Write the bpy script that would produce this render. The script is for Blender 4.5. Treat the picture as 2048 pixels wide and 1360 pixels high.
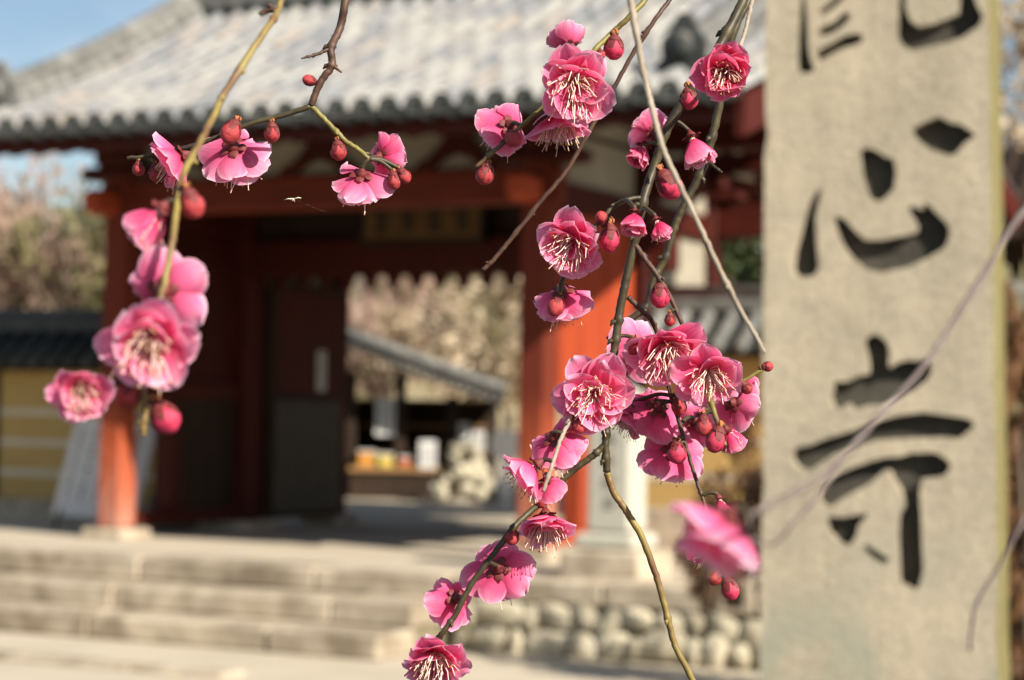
import bpy, math, random
from mathutils import Vector, Matrix, Quaternion, noise
from mathutils.geometry import tessellate_polygon
R_ = math.radians
random.seed(7)
for o in list(bpy.data.objects): bpy.data.objects.remove(o)
scene = bpy.context.scene
COL = scene.collection

# ------------------------------------------------------------------ camera
PITCH, ROLL, CAMZ = R_(1.9), R_(1.0), 1.45
LENS, SENSOR = 50.0, 23.6
F = LENS / SENSOR * 2048
RM = Matrix.Rotation(math.pi/2 + PITCH, 3, 'X') @ Matrix.Rotation(ROLL, 3, 'Z')
C0 = Vector((0, 0, CAMZ))
cam_d = bpy.data.cameras.new('camera'); cam = bpy.data.objects.new('camera', cam_d); COL.objects.link(cam)
cam.matrix_world = Matrix.Translation(C0) @ RM.to_4x4()
cam_d.lens = LENS; cam_d.sensor_width = SENSOR; cam_d.clip_start = 0.05; cam_d.clip_end = 3000
cam_d.dof.use_dof = True; cam_d.dof.focus_distance = 0.835; cam_d.dof.aperture_fstop = 9.2
cam_d.dof.aperture_blades = 9
scene.camera = cam

def ray(px, py): return RM @ Vector(((px-1024)/F, -(py-680)/F, -1.0))
def at(px, py, d): return C0 + ray(px, py)*d           # pixel + distance along the optical axis
def facing(v): return (RM @ Vector(v)).normalized()     # right, up, towards the viewer

# ------------------------------------------------------------------ light
SUN = Vector((1.62, -1.70, 1.57)).normalized()
world = bpy.data.worlds.new('World'); scene.world = world; world.use_nodes = True
nt = world.node_tree; nt.nodes.clear()
wo = nt.nodes.new('ShaderNodeOutputWorld'); bg = nt.nodes.new('ShaderNodeBackground')
sky = nt.nodes.new('ShaderNodeTexSky'); sky.sky_type = 'NISHITA'; sky.sun_disc = False
sky.sun_elevation = math.asin(SUN.z); sky.sun_rotation = math.atan2(SUN.x, SUN.y)
sky.dust_density = 0.5; sky.ozone_density = 1.4
tc = nt.nodes.new('ShaderNodeTexCoord'); mp = nt.nodes.new('ShaderNodeMapping'); mp.inputs['Scale'].default_value = (1.0, 1.0, 3.2)
mp.inputs['Location'].default_value = (0.35, 0.2, 0.1)
nz = nt.nodes.new('ShaderNodeTexNoise'); nz.inputs['Scale'].default_value = 3.4; nz.inputs['Detail'].default_value = 7
rp = nt.nodes.new('ShaderNodeValToRGB'); rp.color_ramp.elements[0].position = 0.53; rp.color_ramp.elements[1].position = 0.76
mx = nt.nodes.new('ShaderNodeMix'); mx.data_type = 'RGBA'; mx.inputs['B'].default_value = (9.0, 9.2, 9.6, 1)
nt.links.new(tc.outputs['Generated'], mp.inputs[0]); nt.links.new(mp.outputs[0], nz.inputs['Vector'])
nt.links.new(nz.outputs['Fac'], rp.inputs[0]); nt.links.new(rp.outputs[0], mx.inputs['Factor'])
nt.links.new(sky.outputs[0], mx.inputs['A']); nt.links.new(mx.outputs['Result'], bg.inputs[0])
bg.inputs[1].default_value = 0.06
nt.links.new(bg.outputs[0], wo.inputs[0])
sd = bpy.data.lights.new('sun', 'SUN'); sd.energy = 5.0; sd.angle = R_(0.53); sd.color = (1.0, 0.925, 0.81)
sun = bpy.data.objects.new('sun', sd); COL.objects.link(sun); sun.location = (8, -10, 20)
sun.rotation_euler = SUN.to_track_quat('Z', 'Y').to_euler()
vs = scene.view_settings; vs.view_transform = 'Standard'; vs.look = 'None'; vs.gamma = 1; vs.exposure = 0.86
vs.use_curve_mapping = False

# ------------------------------------------------------------------ materials
def newmat(name):
    m = bpy.data.materials.new(name); m.use_nodes = True
    n = m.node_tree; n.nodes.clear()
    out = n.nodes.new('ShaderNodeOutputMaterial'); b = n.nodes.new('ShaderNodeBsdfPrincipled')
    n.links.new(b.outputs[0], out.inputs[0])
    return m, n, b, out
def ramp(n, stops):
    r = n.nodes.new('ShaderNodeValToRGB'); cr = r.color_ramp
    while len(cr.elements) < len(stops): cr.elements.new(0.5)
    for e, (p, c) in zip(cr.elements, stops): e.position = p; e.color = (*c, 1)
    return r
def mixc(n, fac, a, b, mode='MIX'):
    x = n.nodes.new('ShaderNodeMix'); x.data_type = 'RGBA'; x.blend_type = mode
    for k, v in (('Factor', fac), ('A', a), ('B', b)):
        i = x.inputs[k] if k != 'Factor' else x.inputs[0]
        if hasattr(v, 'is_output'): n.links.new(v, i)
        elif k == 'Factor': i.default_value = v
        else: i.default_value = (*v, 1)
    return x.outputs['Result']
def noisy(n, scale, detail=5, vec=None, rough=0.55, stretch=None, coord='Object'):
    t = n.nodes.new('ShaderNodeTexCoord'); o = t.outputs[coord]
    if stretch:
        m = n.nodes.new('ShaderNodeMapping'); m.inputs['Scale'].default_value = stretch; n.links.new(o, m.inputs[0]); o = m.outputs[0]
    z = n.nodes.new('ShaderNodeTexNoise'); z.inputs['Scale'].default_value = scale; z.inputs['Detail'].default_value = detail
    z.inputs['Roughness'].default_value = rough
    n.links.new(o, z.inputs['Vector']); return z.outputs['Fac']
def bump(n, b, fac, strength, dist):
    u = n.nodes.new('ShaderNodeBump'); u.inputs['Strength'].default_value = strength; u.inputs['Distance'].default_value = dist
    n.links.new(fac, u.inputs['Height']); n.links.new(u.outputs[0], b.inputs['Normal'])
def simple(name, c1, c2=None, scale=8, rough=0.8, detail=6, stretch=None, bstr=0.3, bdist=0.01, rnd=0.0, lo=0.3, hi=0.7):
    m, n, b, out = newmat(name)
    c2 = c2 or tuple(x*0.7 for x in c1)
    f = noisy(n, scale, detail, stretch=stretch)
    r = ramp(n, [(lo, c2), (hi, c1)]); n.links.new(f, r.inputs[0]); col = r.outputs[0]
    if rnd:
        oi = n.nodes.new('ShaderNodeObjectInfo')
        mr = n.nodes.new('ShaderNodeMapRange'); mr.inputs['To Min'].default_value = 1-rnd; mr.inputs['To Max'].default_value = 1+rnd
        n.links.new(oi.outputs['Random'], mr.inputs[0])
        col = mixc(n, 1.0, col, mr.outputs[0], 'MULTIPLY')
    n.links.new(col, b.inputs['Base Color']); b.inputs['Roughness'].default_value = rough; b.inputs['Specular IOR Level'].default_value = 0.15 if rough >= .6 else 0.4
    if bstr: bump(n, b, f, bstr, bdist)
    return m
M = {}
M['shaded_red'] = simple('shade_darkened_vermilion', (0.075, 0.0125, 0.007), (0.04, 0.007, 0.0045), 5, 0.6, stretch=(3, 3, 0.5), rnd=0.15)  # vermilion darkened in colour to carry the shade under roof and eaves
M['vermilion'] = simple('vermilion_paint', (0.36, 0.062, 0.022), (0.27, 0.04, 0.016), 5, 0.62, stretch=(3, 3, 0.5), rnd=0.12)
m, n, b, out = newmat('vermilion_faded_foot_shaded_top'); M['faded_shaded'] = m
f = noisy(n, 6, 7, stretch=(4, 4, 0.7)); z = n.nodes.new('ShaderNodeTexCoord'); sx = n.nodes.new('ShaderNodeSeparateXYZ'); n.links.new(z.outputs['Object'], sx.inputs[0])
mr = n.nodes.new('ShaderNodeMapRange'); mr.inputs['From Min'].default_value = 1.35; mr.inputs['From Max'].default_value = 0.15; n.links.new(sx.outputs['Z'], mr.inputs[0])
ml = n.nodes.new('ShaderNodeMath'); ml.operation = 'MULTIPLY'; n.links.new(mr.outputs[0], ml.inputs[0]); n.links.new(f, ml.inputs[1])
r = ramp(n, [(0.10, (0.13, 0.024, 0.012)), (0.30, (0.38, 0.08, 0.032)), (0.62, (0.42, 0.21, 0.15))]); n.links.new(ml.outputs[0], r.inputs[0])  # dark upper stop paints in eave shade; pale foot stop is faded paint
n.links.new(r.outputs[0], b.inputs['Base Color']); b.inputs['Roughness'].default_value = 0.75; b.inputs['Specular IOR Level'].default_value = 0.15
M['beamred'] = simple('shaded_vermilion_beam', (0.15, 0.025, 0.010), (0.095, 0.015, 0.007), 5, 0.6, stretch=(0.5, 3, 3))  # vermilion darkened for the front beam's shade under the eave
M['plaster'] = simple('white_plaster', (0.36, 0.32, 0.25), (0.28, 0.25, 0.19), 4, 0.9, bstr=0.1)
M['ochre'] = simple('ochre_plaster', (0.50, 0.34, 0.13), (0.42, 0.28, 0.10), 3, 0.9, bstr=0.15)
M['stripe'] = simple('pale_plaster_stripe', (0.62, 0.55, 0.42), (0.55, 0.47, 0.34), 4, 0.9, bstr=0.1)
M['darkwood'] = simple('dark_brown_timber', (0.045, 0.028, 0.018), (0.02, 0.013, 0.009), 8, 0.7, stretch=(3, 3, 0.5))
M['greywood'] = simple('grey_weathered_timber', (0.11, 0.098, 0.08), (0.06, 0.052, 0.042), 10, 0.85, stretch=(6, 6, 0.6))
M['tan_wood'] = simple('tan_timber', (0.34, 0.2, 0.09), (0.22, 0.12, 0.05), 9, 0.8, stretch=(4, 4, 0.5))
M['plaquewood'] = simple('dim_gilt_wood', (0.17, 0.10, 0.04), (0.11, 0.06, 0.025), 9, 0.7)
M['paper'] = simple('white_paper', (0.62, 0.61, 0.58), (0.56, 0.55, 0.52), 5, 0.9, bstr=0)
M['ink'] = simple('black_ink', (0.03, 0.03, 0.032), (0.02, 0.02, 0.02), 30, 0.8, bstr=0)
M['whitepaint'] = simple('white_painted_metal', (0.8, 0.8, 0.78), (0.74, 0.74, 0.72), 5, 0.4, bstr=0)
M['boardgrey'] = simple('pale_grey_painted_board', (0.70, 0.70, 0.68), (0.62, 0.62, 0.60), 5, 0.8, bstr=0.05)
M['sand'] = simple('pale_sandy_ground', (0.51, 0.44, 0.335), (0.43, 0.37, 0.275), 1.3, 0.95, detail=10, bstr=0.4, bdist=0.02)
M['stepstone'] = simple('weathered_step_stone', (0.49, 0.415, 0.31), (0.23, 0.185, 0.13), 4, 0.92, detail=9, bstr=0.6, bdist=0.02, rnd=0.12, lo=0.34, hi=0.66)
M['rubble'] = simple('rubble_stone', (0.58, 0.52, 0.39), (0.33, 0.29, 0.20), 7, 0.92, detail=8, bstr=0.6, bdist=0.02, rnd=0.3)
M['mortar'] = simple('dark_joint_earth', (0.27, 0.235, 0.155), (0.15, 0.125, 0.08), 9, 1.0)
M['granite'] = simple('pale_grey_granite', (0.50, 0.48, 0.40), (0.40, 0.38, 0.31), 30, 0.85, detail=8, bstr=0.2, bdist=0.005)
# roof tiles: each tile its own fired tone
def tilemat(name, tones, wear):
    m, n, b, out = newmat(name)
    oi = n.nodes.new('ShaderNodeObjectInfo'); r = ramp(n, tones); r.color_ramp.interpolation = 'LINEAR'
    n.links.new(oi.outputs['Random'], r.inputs[0])
    f = noisy(n, 9, 7); hf = n.nodes.new('ShaderNodeMath'); hf.operation = 'MULTIPLY'; hf.inputs[1].default_value = .6; n.links.new(f, hf.inputs[0]); c = mixc(n, hf.outputs[0], r.outputs[0], wear, 'MIX')
    n.links.new(c, b.inputs['Base Color']); b.inputs['Roughness'].default_value = 0.6; bump(n, b, f, 0.2, 0.01)
    return m
M['tile'] = tilemat('weathered_roof_tile', [(0.0, (0.10, 0.115, 0.14)), (0.3, (0.28, 0.275, 0.26)), (0.6, (0.32, 0.305, 0.27)), (0.8, (0.14, 0.155, 0.18)), (1.0, (0.31, 0.25, 0.195))], (0.28, 0.272, 0.25))
M['pantile'] = tilemat('weathered_pan_tile', [(0.0, (0.10, 0.105, 0.11)), (0.5, (0.17, 0.16, 0.135)), (1.0, (0.15, 0.13, 0.10))], (0.14, 0.13, 0.11))
M['darktile'] = simple('dark_grey_roof_tile', (0.075, 0.078, 0.072), (0.035, 0.038, 0.035), 10, 0.6, rnd=0.2)
M['ridgetile'] = simple('grey_ridge_tile', (0.25, 0.245, 0.22), (0.11, 0.11, 0.105), 8, 0.65, rnd=0.3)
# foliage
def leafmat(name, c1, c2, c3=None, trans=0.3, scale=3.0):
    m, n, b, out = newmat(name)
    f = noisy(n, scale, 4)
    st = [(0.3, c2), (0.62, c1)] + ([(0.75, c3)] if c3 else [])
    r = ramp(n, st); n.links.new(f, r.inputs[0])
    n.links.new(r.outputs[0], b.inputs['Base Color']); b.inputs['Roughness'].default_value = 0.7
    t = n.nodes.new('ShaderNodeBsdfTranslucent'); n.links.new(r.outputs[0], t.inputs[0])
    s = n.nodes.new('ShaderNodeMixShader'); s.inputs[0].default_value = trans
    n.links.new(b.outputs[0], s.inputs[1]); n.links.new(t.outputs[0], s.inputs[2]); n.links.new(s.outputs[0], out.inputs[0])
    return m
M['leaf_bare'] = leafmat('winter_twigs', (0.54, 0.44, 0.31), (0.40, 0.31, 0.20), (0.62, 0.53, 0.38))
M['leaf_olive'] = leafmat('olive_foliage', (0.23, 0.20, 0.09), (0.13, 0.12, 0.05), (0.34, 0.26, 0.13))
M['leaf_green'] = leafmat('dark_evergreen_foliage', (0.075, 0.10, 0.025), (0.03, 0.045, 0.012))
M['leaf_pink'] = leafmat('far_plum_blossom', (0.46, 0.30, 0.25), (0.26, 0.20, 0.11), (0.62, 0.46, 0.41))
M['leaf_red'] = leafmat('russet_hedge_leaves', (0.20, 0.09, 0.03), (0.10, 0.045, 0.018), (0.30, 0.16, 0.06))
M['bark'] = simple('grey_brown_bark', (0.16, 0.12, 0.085), (0.07, 0.05, 0.035), 12, 0.9, stretch=(3, 3, 0.6))
M['hill'] = simple('winter_hillside', (0.42, 0.35, 0.22), (0.24, 0.21, 0.11), 0.35, 1.0, detail=9, bstr=0)
# plum
def petalmat(name, deep, mid, pale, trans=0.45):
    m, n, b, out = newmat(name)
    a = n.nodes.new('ShaderNodeAttribute'); a.attribute_name = 'along'
    e = n.nodes.new('ShaderNodeAttribute'); e.attribute_name = 'edge'
    uv = n.nodes.new('ShaderNodeUVMap'); mp = n.nodes.new('ShaderNodeMapping'); mp.inputs['Scale'].default_value = (14, 1.0, 1); n.links.new(uv.outputs[0], mp.inputs[0])
    z = n.nodes.new('ShaderNodeTexNoise'); z.inputs['Scale'].default_value = 2.2; z.inputs['Detail'].default_value = 3; n.links.new(mp.outputs[0], z.inputs['Vector'])
    r = ramp(n, [(0.05, deep), (0.5, mid), (1.0, tuple(min(1, x*1.06+0.02) for x in mid))]); n.links.new(a.outputs['Fac'], r.inputs[0])
    er = ramp(n, [(0.55, (0, 0, 0)), (0.86, (0.35, 0.35, 0.35)), (1.0, (0.95, 0.95, 0.95))]); n.links.new(e.outputs['Fac'], er.inputs[0])
    c = mixc(n, er.outputs[0], r.outputs[0], pale)
    vr = n.nodes.new('ShaderNodeMapRange'); vr.inputs['From Min'].default_value = 0.3; vr.inputs['From Max'].default_value = 0.7
    vr.inputs['To Min'].default_value = 0.80; vr.inputs['To Max'].default_value = 1.12; n.links.new(z.outputs['Fac'], vr.inputs[0])
    c = mixc(n, 1.0, c, vr.outputs[0], 'MULTIPLY')
    oi = n.nodes.new('ShaderNodeObjectInfo'); orr = n.nodes.new('ShaderNodeMapRange'); orr.inputs['To Min'].default_value = 0.86; orr.inputs['To Max'].default_value = 1.12
    n.links.new(oi.outputs['Random'], orr.inputs[0]); c = mixc(n, 1.0, c, orr.outputs[0], 'MULTIPLY')
    n.links.new(c, b.inputs['Base Color']); b.inputs['Roughness'].default_value = 0.55; b.inputs['Specular IOR Level'].default_value = 0.25
    bump(n, b, z.outputs['Fac'], 0.25, 0.0006)
    t = n.nodes.new('ShaderNodeBsdfTranslucent'); n.links.new(c, t.inputs[0])
    s = n.nodes.new('ShaderNodeMixShader'); s.inputs[0].default_value = trans
    n.links.new(b.outputs[0], s.inputs[1]); n.links.new(t.outputs[0], s.inputs[2]); n.links.new(s.outputs[0], out.inputs[0])
    return m
M['petal'] = petalmat('pink_plum_petal', (0.72, 0.035, 0.14), (0.92, 0.145, 0.335), (0.95, 0.56, 0.69))
M['petal_deep'] = petalmat('rose_plum_petal', (0.62, 0.018, 0.09), (0.84, 0.065, 0.20), (0.90, 0.38, 0.53))
M['petal_pale'] = petalmat('pale_plum_petal', (0.66, 0.06, 0.17), (0.93, 0.195, 0.385), (0.96, 0.65, 0.76))
M['stamen'] = simple('pale_filaments', (0.88, 0.72, 0.62), (0.82, 0.56, 0.48), 300, 0.6, bstr=0)
M['anther'] = simple('yellow_anthers', (0.62, 0.42, 0.20), (0.42, 0.22, 0.09), 300, 0.7, bstr=0)
M['calyx'] = simple('red_brown_calyx', (0.20, 0.032, 0.028), (0.10, 0.015, 0.016), 400, 0.55, bstr=0.3, bdist=0.0004)
M['scale'] = simple('tan_bud_scales', (0.42, 0.19, 0.07), (0.26, 0.07, 0.035), 500, 0.7, bstr=0.3, bdist=0.0003)
M['bud'] = simple('deep_pink_bud', (0.62, 0.045, 0.11), (0.46, 0.025, 0.06), 260, 0.5, bstr=0.3, bdist=0.0006)
M['bud_red'] = simple('red_closed_bud', (0.50, 0.055, 0.06), (0.30, 0.028, 0.03), 320, 0.5, bstr=0.4, bdist=0.0006)
M['twig_green'] = simple('olive_green_twig', (0.19, 0.165, 0.035), (0.11, 0.06, 0.026), 90, 0.5, detail=5, stretch=(1, 1, 0.5), bstr=0.3, bdist=0.0006, lo=0.38, hi=0.56)
M['twig_ochre'] = simple('ochre_green_twig', (0.25, 0.19, 0.05), (0.14, 0.07, 0.03), 120, 0.5, detail=5, stretch=(1, 1, 0.4), bstr=0.3, bdist=0.0006, lo=0.36, hi=0.58)
M['twig_brown'] = simple('brown_twig', (0.105, 0.052, 0.03), (0.045, 0.022, 0.015), 140, 0.55, bstr=0.4, bdist=0.0006)
M['twig_dark'] = simple('dark_olive_twig', (0.075, 0.06, 0.022), (0.03, 0.02, 0.014), 110, 0.5, bstr=0.4, bdist=0.0006)
M['twig_grey'] = simple('grey_tan_twig', (0.40, 0.34, 0.26), (0.24, 0.19, 0.14), 130, 0.7, bstr=0.4, bdist=0.0006)
M['twig_soft'] = simple('grey_purple_twig', (0.20, 0.165, 0.15), (0.12, 0.09, 0.085), 130, 0.7, bstr=0.4, bdist=0.0006)
M['silk'] = simple('pale_silk', (0.8, 0.72, 0.5), (0.7, 0.6, 0.4), 300, 0.5, bstr=0)

# ------------------------------------------------------------------ mesh helpers
class MB:
    def __init__(s): s.v = []; s.f = []; s.m = []; s.smooth = []
    def add(s, vs, fs, mi=0, smooth=False):
        o = len(s.v); s.v += [tuple(x) for x in vs]; s.f += [tuple(i+o for i in f) for f in fs]
        s.m += [mi]*len(fs); s.smooth += [smooth]*len(fs)
    def box(s, x0, x1, y0, y1, z0, z1, mi=0, bev=0.0):
        if bev <= 0:
            v = [(x, y, z) for z in (z0, z1) for y in (y0, y1) for x in (x0, x1)]
            s.add(v, [(0,2,3,1),(4,5,7,6),(0,1,5,4),(2,6,7,3),(0,4,6,2),(1,3,7,5)], mi)
        else:
            b = min(bev, (x1-x0)*.45, (y1-y0)*.45, (z1-z0)*.45)
            ring = lambda q, z: [(x0+q+b, y0+q, z), (x1-q-b, y0+q, z), (x1-q, y0+q+b, z), (x1-q, y1-q-b, z), (x1-q-b, y1-q, z), (x0+q+b, y1-q, z), (x0+q, y1-q-b, z), (x0+q, y0+q+b, z)]
            v = ring(b, z0) + ring(0, z0+b) + ring(0, z1-b) + ring(b, z1)
            fs = [tuple(range(7, -1, -1)), tuple(range(24, 32))]
            for k in range(3):
                for i in range(8): j = (i+1) % 8; fs.append((k*8+i, k*8+j, k*8+8+j, k*8+8+i))
            s.add(v, fs, mi)
    def tube(s, pts, radii, sides=8, mi=0, cap=True):
        pts = [Vector(p) for p in pts]; n = len(pts)
        if not hasattr(radii, '__len__'): radii = [radii]*n
        t0 = (pts[1]-pts[0]).normalized(); up = Vector((0, 0, 1)) if abs(t0.z) < .9 else Vector((1, 0, 0))
        nx = t0.cross(up).normalized(); vs = []
        for i, p in enumerate(pts):
            t = (pts[min(i+1, n-1)]-pts[max(i-1, 0)]).normalized()
            nx = (nx - t*nx.dot(t)).normalized(); by = t.cross(nx)
            for k in range(sides):
                a = 2*math.pi*k/sides; vs.append(p + (nx*math.cos(a)+by*math.sin(a))*radii[i])
        fs = []
        for i in range(n-1):
            for k in range(sides):
                j = (k+1) % sides; fs.append((i*sides+k, i*sides+j, (i+1)*sides+j, (i+1)*sides+k))
        if cap: fs += [tuple(range(sides-1, -1, -1)), tuple((n-1)*sides+k for k in range(sides))]
        s.add(vs, fs, mi, True)
    def lathe(s, prof, sides=12, mi=0, mat=None, squash=None):
        vs = []
        for r, z in prof:
            for k in range(sides):
                a = 2*math.pi*k/sides; p = Vector((r*math.cos(a), r*math.sin(a), z))
                if squash: p = squash(p, a)
                vs.append(mat @ p if mat else p)
        fs = []
        for i in range(len(prof)-1):
            for k in range(sides):
                j = (k+1) % sides; fs.append((i*sides+k, i*sides+j, (i+1)*sides+j, (i+1)*sides+k))
        fs += [tuple(range(sides-1, -1, -1)), tuple((len(prof)-1)*sides+k for k in range(sides))]
        s.add(vs, fs, mi, True)
    def mesh(s, name, mats):
        me = bpy.data.meshes.new(name); me.from_pydata(s.v, [], s.f)
        for m in (mats if isinstance(mats, (list, tuple)) else [mats]): me.materials.append(M[m] if isinstance(m, str) else m)
        me.polygons.foreach_set('material_index', s.m); me.polygons.foreach_set('use_smooth', s.smooth); me.update()
        return me
    def build(s, name, mats, parent=None): return obj(name, s.mesh(name, mats), parent)
def obj(name, me, parent=None, loc=None, rot=None):
    o = bpy.data.objects.new(name, me); COL.objects.link(o)
    if parent: o.parent = parent
    if loc is not None: o.location = loc
    if rot is not None: o.rotation_euler = rot
    return o
def tag(o, label=None, cat=None, group=None, kind=None):
    if label: o['label'] = label
    if cat: o['category'] = cat
    if group: o['group'] = group
    if kind: o['kind'] = kind
    return o
def thing(name, label, cat, loc=(0,0,0), rz=0.0, group=None):
    return tag(obj(name, None, None, loc, (0, 0, rz)), label, cat, group)
def bx(name, mat, parent, *a, bev=0.0):
    b = MB(); b.box(*a, bev=bev); return b.build(name, mat, parent)
def catmull(pts, step=6):
    pts = [Vector(p) for p in pts]
    if len(pts) < 3: return [pts[0].lerp(pts[-1], i/step) for i in range(step+1)]
    P = [pts[0]*2-pts[1]] + pts + [pts[-1]*2-pts[-2]]; out = []
    for i in range(1, len(P)-2):
        for k in range(step):
            t = k/step; a, b_, c, d = P[i-1], P[i], P[i+1], P[i+2]
            out.append(0.5*((2*b_)+(c-a)*t+(2*a-5*b_+4*c-d)*t*t+(3*b_-a-3*c+d)*t**3))
    out.append(pts[-1]); return out

# ------------------------------------------------------------------ gate frame of reference (metres, s along the facade, t into the gate)
GA = R_(-27.0)
GP = Vector((-2.96, 16.4, 0.45))                       # foot of the left front post; terrace level is 0.45
GU = Vector((math.cos(GA), math.sin(GA), 0)); GV = Vector((-math.sin(GA), math.cos(GA), 0))
def G(s, t, z=0.0): return GP + GU*s + GV*t + Vector((0, 0, z))

# ------------------------------------------------------------------ setting
b = MB(); b.add([(-300,-60,0),(300,-60,0),(300,700,0),(-300,700,0)], [(0,1,2,3)])
tag(b.build('ground', 'sand'), kind='structure')
M['bounce_cut'] = simple('bounce_cut_dark', (0.075, 0.073, 0.07), (0.05, 0.049, 0.047), 3, 0.9, detail=10, bstr=0.5, bdist=0.01)
b = MB(); b.add([(-300, -60, .004), (300, -60, .004), (300, 9.6, .004), (-300, 9.6, .004)], [(0,1,2,3)]); tag(b.build('bounce_cut_ground', 'bounce_cut'), kind='structure')  # dark sheet added out of view to cut ground bounce onto the gate
b = MB(); e0, e1, e2, e3 = G(-40, -1.45), G(40, -1.45), G(40, 62), G(-40, 62)
b.add([e0, e1, e2, e3]+[Vector((p.x, p.y, -0.2)) for p in (e0, e1, e2, e3)], [(0,1,2,3),(0,4,5,1),(1,5,6,2),(2,6,7,3),(3,7,4,0)])
tag(b.build('terrace', 'sand'), kind='structure')
# hillside behind everything
b = MB(); NX, NY = 70, 26; vs = []
for j in range(NY):
    for i in range(NX):
        x = -110 + 220*i/(NX-1); y = 58 + 120*j/(NY-1)
        h = 7.5*(1-math.exp(-max(0, (y-60))/38.0)) * (0.75+0.35*math.sin(x*0.045+1.2)) + 1.6*noise.noise(Vector((x*.06, y*.06, 0)))
        vs.append((x, y, h - 0.6))
b.add(vs, [(j*NX+i, j*NX+i+1, (j+1)*NX+i+1, (j+1)*NX+i) for j in range(NY-1) for i in range(NX-1)], 0, True)
tag(b.build('hill', 'hill'), kind='structure')
def hillz(x, y): return 7.5*(1-math.exp(-max(0, (y-60))/38.0)) * (0.75+0.35*math.sin(x*0.045+1.2)) + 1.6*noise.noise(Vector((x*.06, y*.06, 0))) - 0.6

# ---- stone steps (three risers) up to the terrace: each block is a part
steps = tag(obj('stone_steps', None, None, G(0, 0, -0.45), (0, 0, GA)), kind='structure')
for k in range(3):
    z1 = 0.45 - 0.15*k; t0 = -1.6 - 0.40*k; s = -0.15 - 0.0*k
    while s < 3.70:
        w = min(random.uniform(1.3, 2.1), 3.72-s)
        if 3.72-(s+w) < 0.3: w = 3.72-s
        bx('step_block', 'stepstone', steps, s+0.004, s+w-0.004, t0+random.uniform(-.012, .012), t0+0.44, z1-0.15+0.001, z1+0.004+random.uniform(-.008, .004), bev=0.016)
        s += w
bx('footing', 'mortar', steps, -0.12, 3.69, -2.32, -1.46, -0.1, 0.13); bx('footing', 'mortar', steps, -0.12, 3.69, -1.93, -1.46, 0.12, 0.28)
for k in range(3):                                      # rough flank stones at the left end of the flight
    bx('flank_block', 'stepstone', steps, -0.62, -0.17, -1.62-0.4*k, -1.2-0.4*k, -0.05, 0.40-0.12*k, bev=0.05)
# kerb slabs laid flush in the lower ground
kb = tag(obj('kerb', None, None, G(0, 0, -0.45), (0, 0, GA)), kind='structure'); s = -2.0
while s < 3.0:
    w = random.uniform(0.6, 1.0); bx('kerb_slab', 'stepstone', kb, s+.006, s+w-.006, -3.62, -3.40, -0.08, 0.03, bev=0.012); s += w

# ---- rubble retaining wall with capstones, right of the steps and left of them
def stone_mesh(seed):
    rnd = random.Random(seed); b = MB(); n = 9; prof = [(0.02, -0.5), (0.88, -0.42), (1.0, 0.0), (0.97, 0.28), (0.80, 0.42), (0.02, 0.5)]
    ph = [rnd.uniform(.74, 1.24) for _ in range(n)]
    def sq(p, a):
        k = int(round(a/(2*math.pi)*n)) % n
        return Vector((p.x*0.5*ph[k], p.y*0.5*ph[k], p.z*(0.85+0.3*rnd.random())))
    b.lathe(prof, n, 0, None, sq); return b.mesh('stone', 'rubble')
STONES = [stone_mesh(i) for i in range(7)]
def retaining(name, s0, s1, label):
    t = thing(name, label, 'wall', G(s0, -1.6, -0.45), GA)
    bx('wall_core', 'mortar', t, 0, s1-s0, 0.05, 0.16, -0.05, 0.31)
    z = 0.0
    for row, hh in enumerate((0.17, 0.15)):
        x = 0.0
        while x < s1-s0-0.05:
            w = min(random.choice((0.10, 0.14, 0.17, 0.22, 0.28)), s1-s0-x)
            o = obj('stone', random.choice(STONES), t, (x+w/2, 0.045, z+hh/2+random.uniform(-.03, .03)), (math.pi/2, random.uniform(-.6, .6), 0))
            o.scale = (w*1.16, hh*random.uniform(.95, 1.4), 0.13*random.uniform(.8, 1.2)); x += w
        z += hh
    x = 0.0
    while x < s1-s0-0.05:
        w = min(random.uniform(0.8, 1.3), s1-s0-x); bx('capstone', 'stepstone', t, x+.004, x+w-.004, -0.015, 0.36, 0.31, 0.458+random.uniform(-.006, .006), bev=0.018); x += w
retaining('retaining_wall', 3.76, 8.2, 'low rubble stone retaining wall with long capstones right of the steps')
retaining('retaining_wall', -5.5, -0.66, 'low rubble stone retaining wall with capstones left of the steps')

# ------------------------------------------------------------------ the temple gate
gate = thing('temple_gate', 'vermilion timber temple gate with curved grey tiled roof above stone steps', 'gate', GP, GA)
SR = 3.53; TM, TR = 1.65, 3.05
EAVE_T, RIDGE_T, EAVE_Z, RIDGE_Z = -1.05, 2.3, 2.95, 4.42
VS0, VS1 = -1.05, 5.38
def prof(t):
    q = (t-EAVE_T)/(RIDGE_T-EAVE_T); return EAVE_Z + (RIDGE_Z-EAVE_Z)*(0.70*q+0.30*q*q)
for s in (0, SR):
    for t, w, mt in ((0, .21, 'faded_shaded'), (TM, .27, 'shaded_red'), (TR, .21, 'shaded_red')):
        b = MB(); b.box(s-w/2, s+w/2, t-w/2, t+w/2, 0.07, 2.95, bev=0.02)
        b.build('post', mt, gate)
        b = MB(); b.box(s-w/2-.09, s+w/2+.09, t-w/2-.09, t+w/2+.09, -0.05, 0.075, bev=0.02); b.build('base_stone', 'stepstone', gate)
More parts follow.
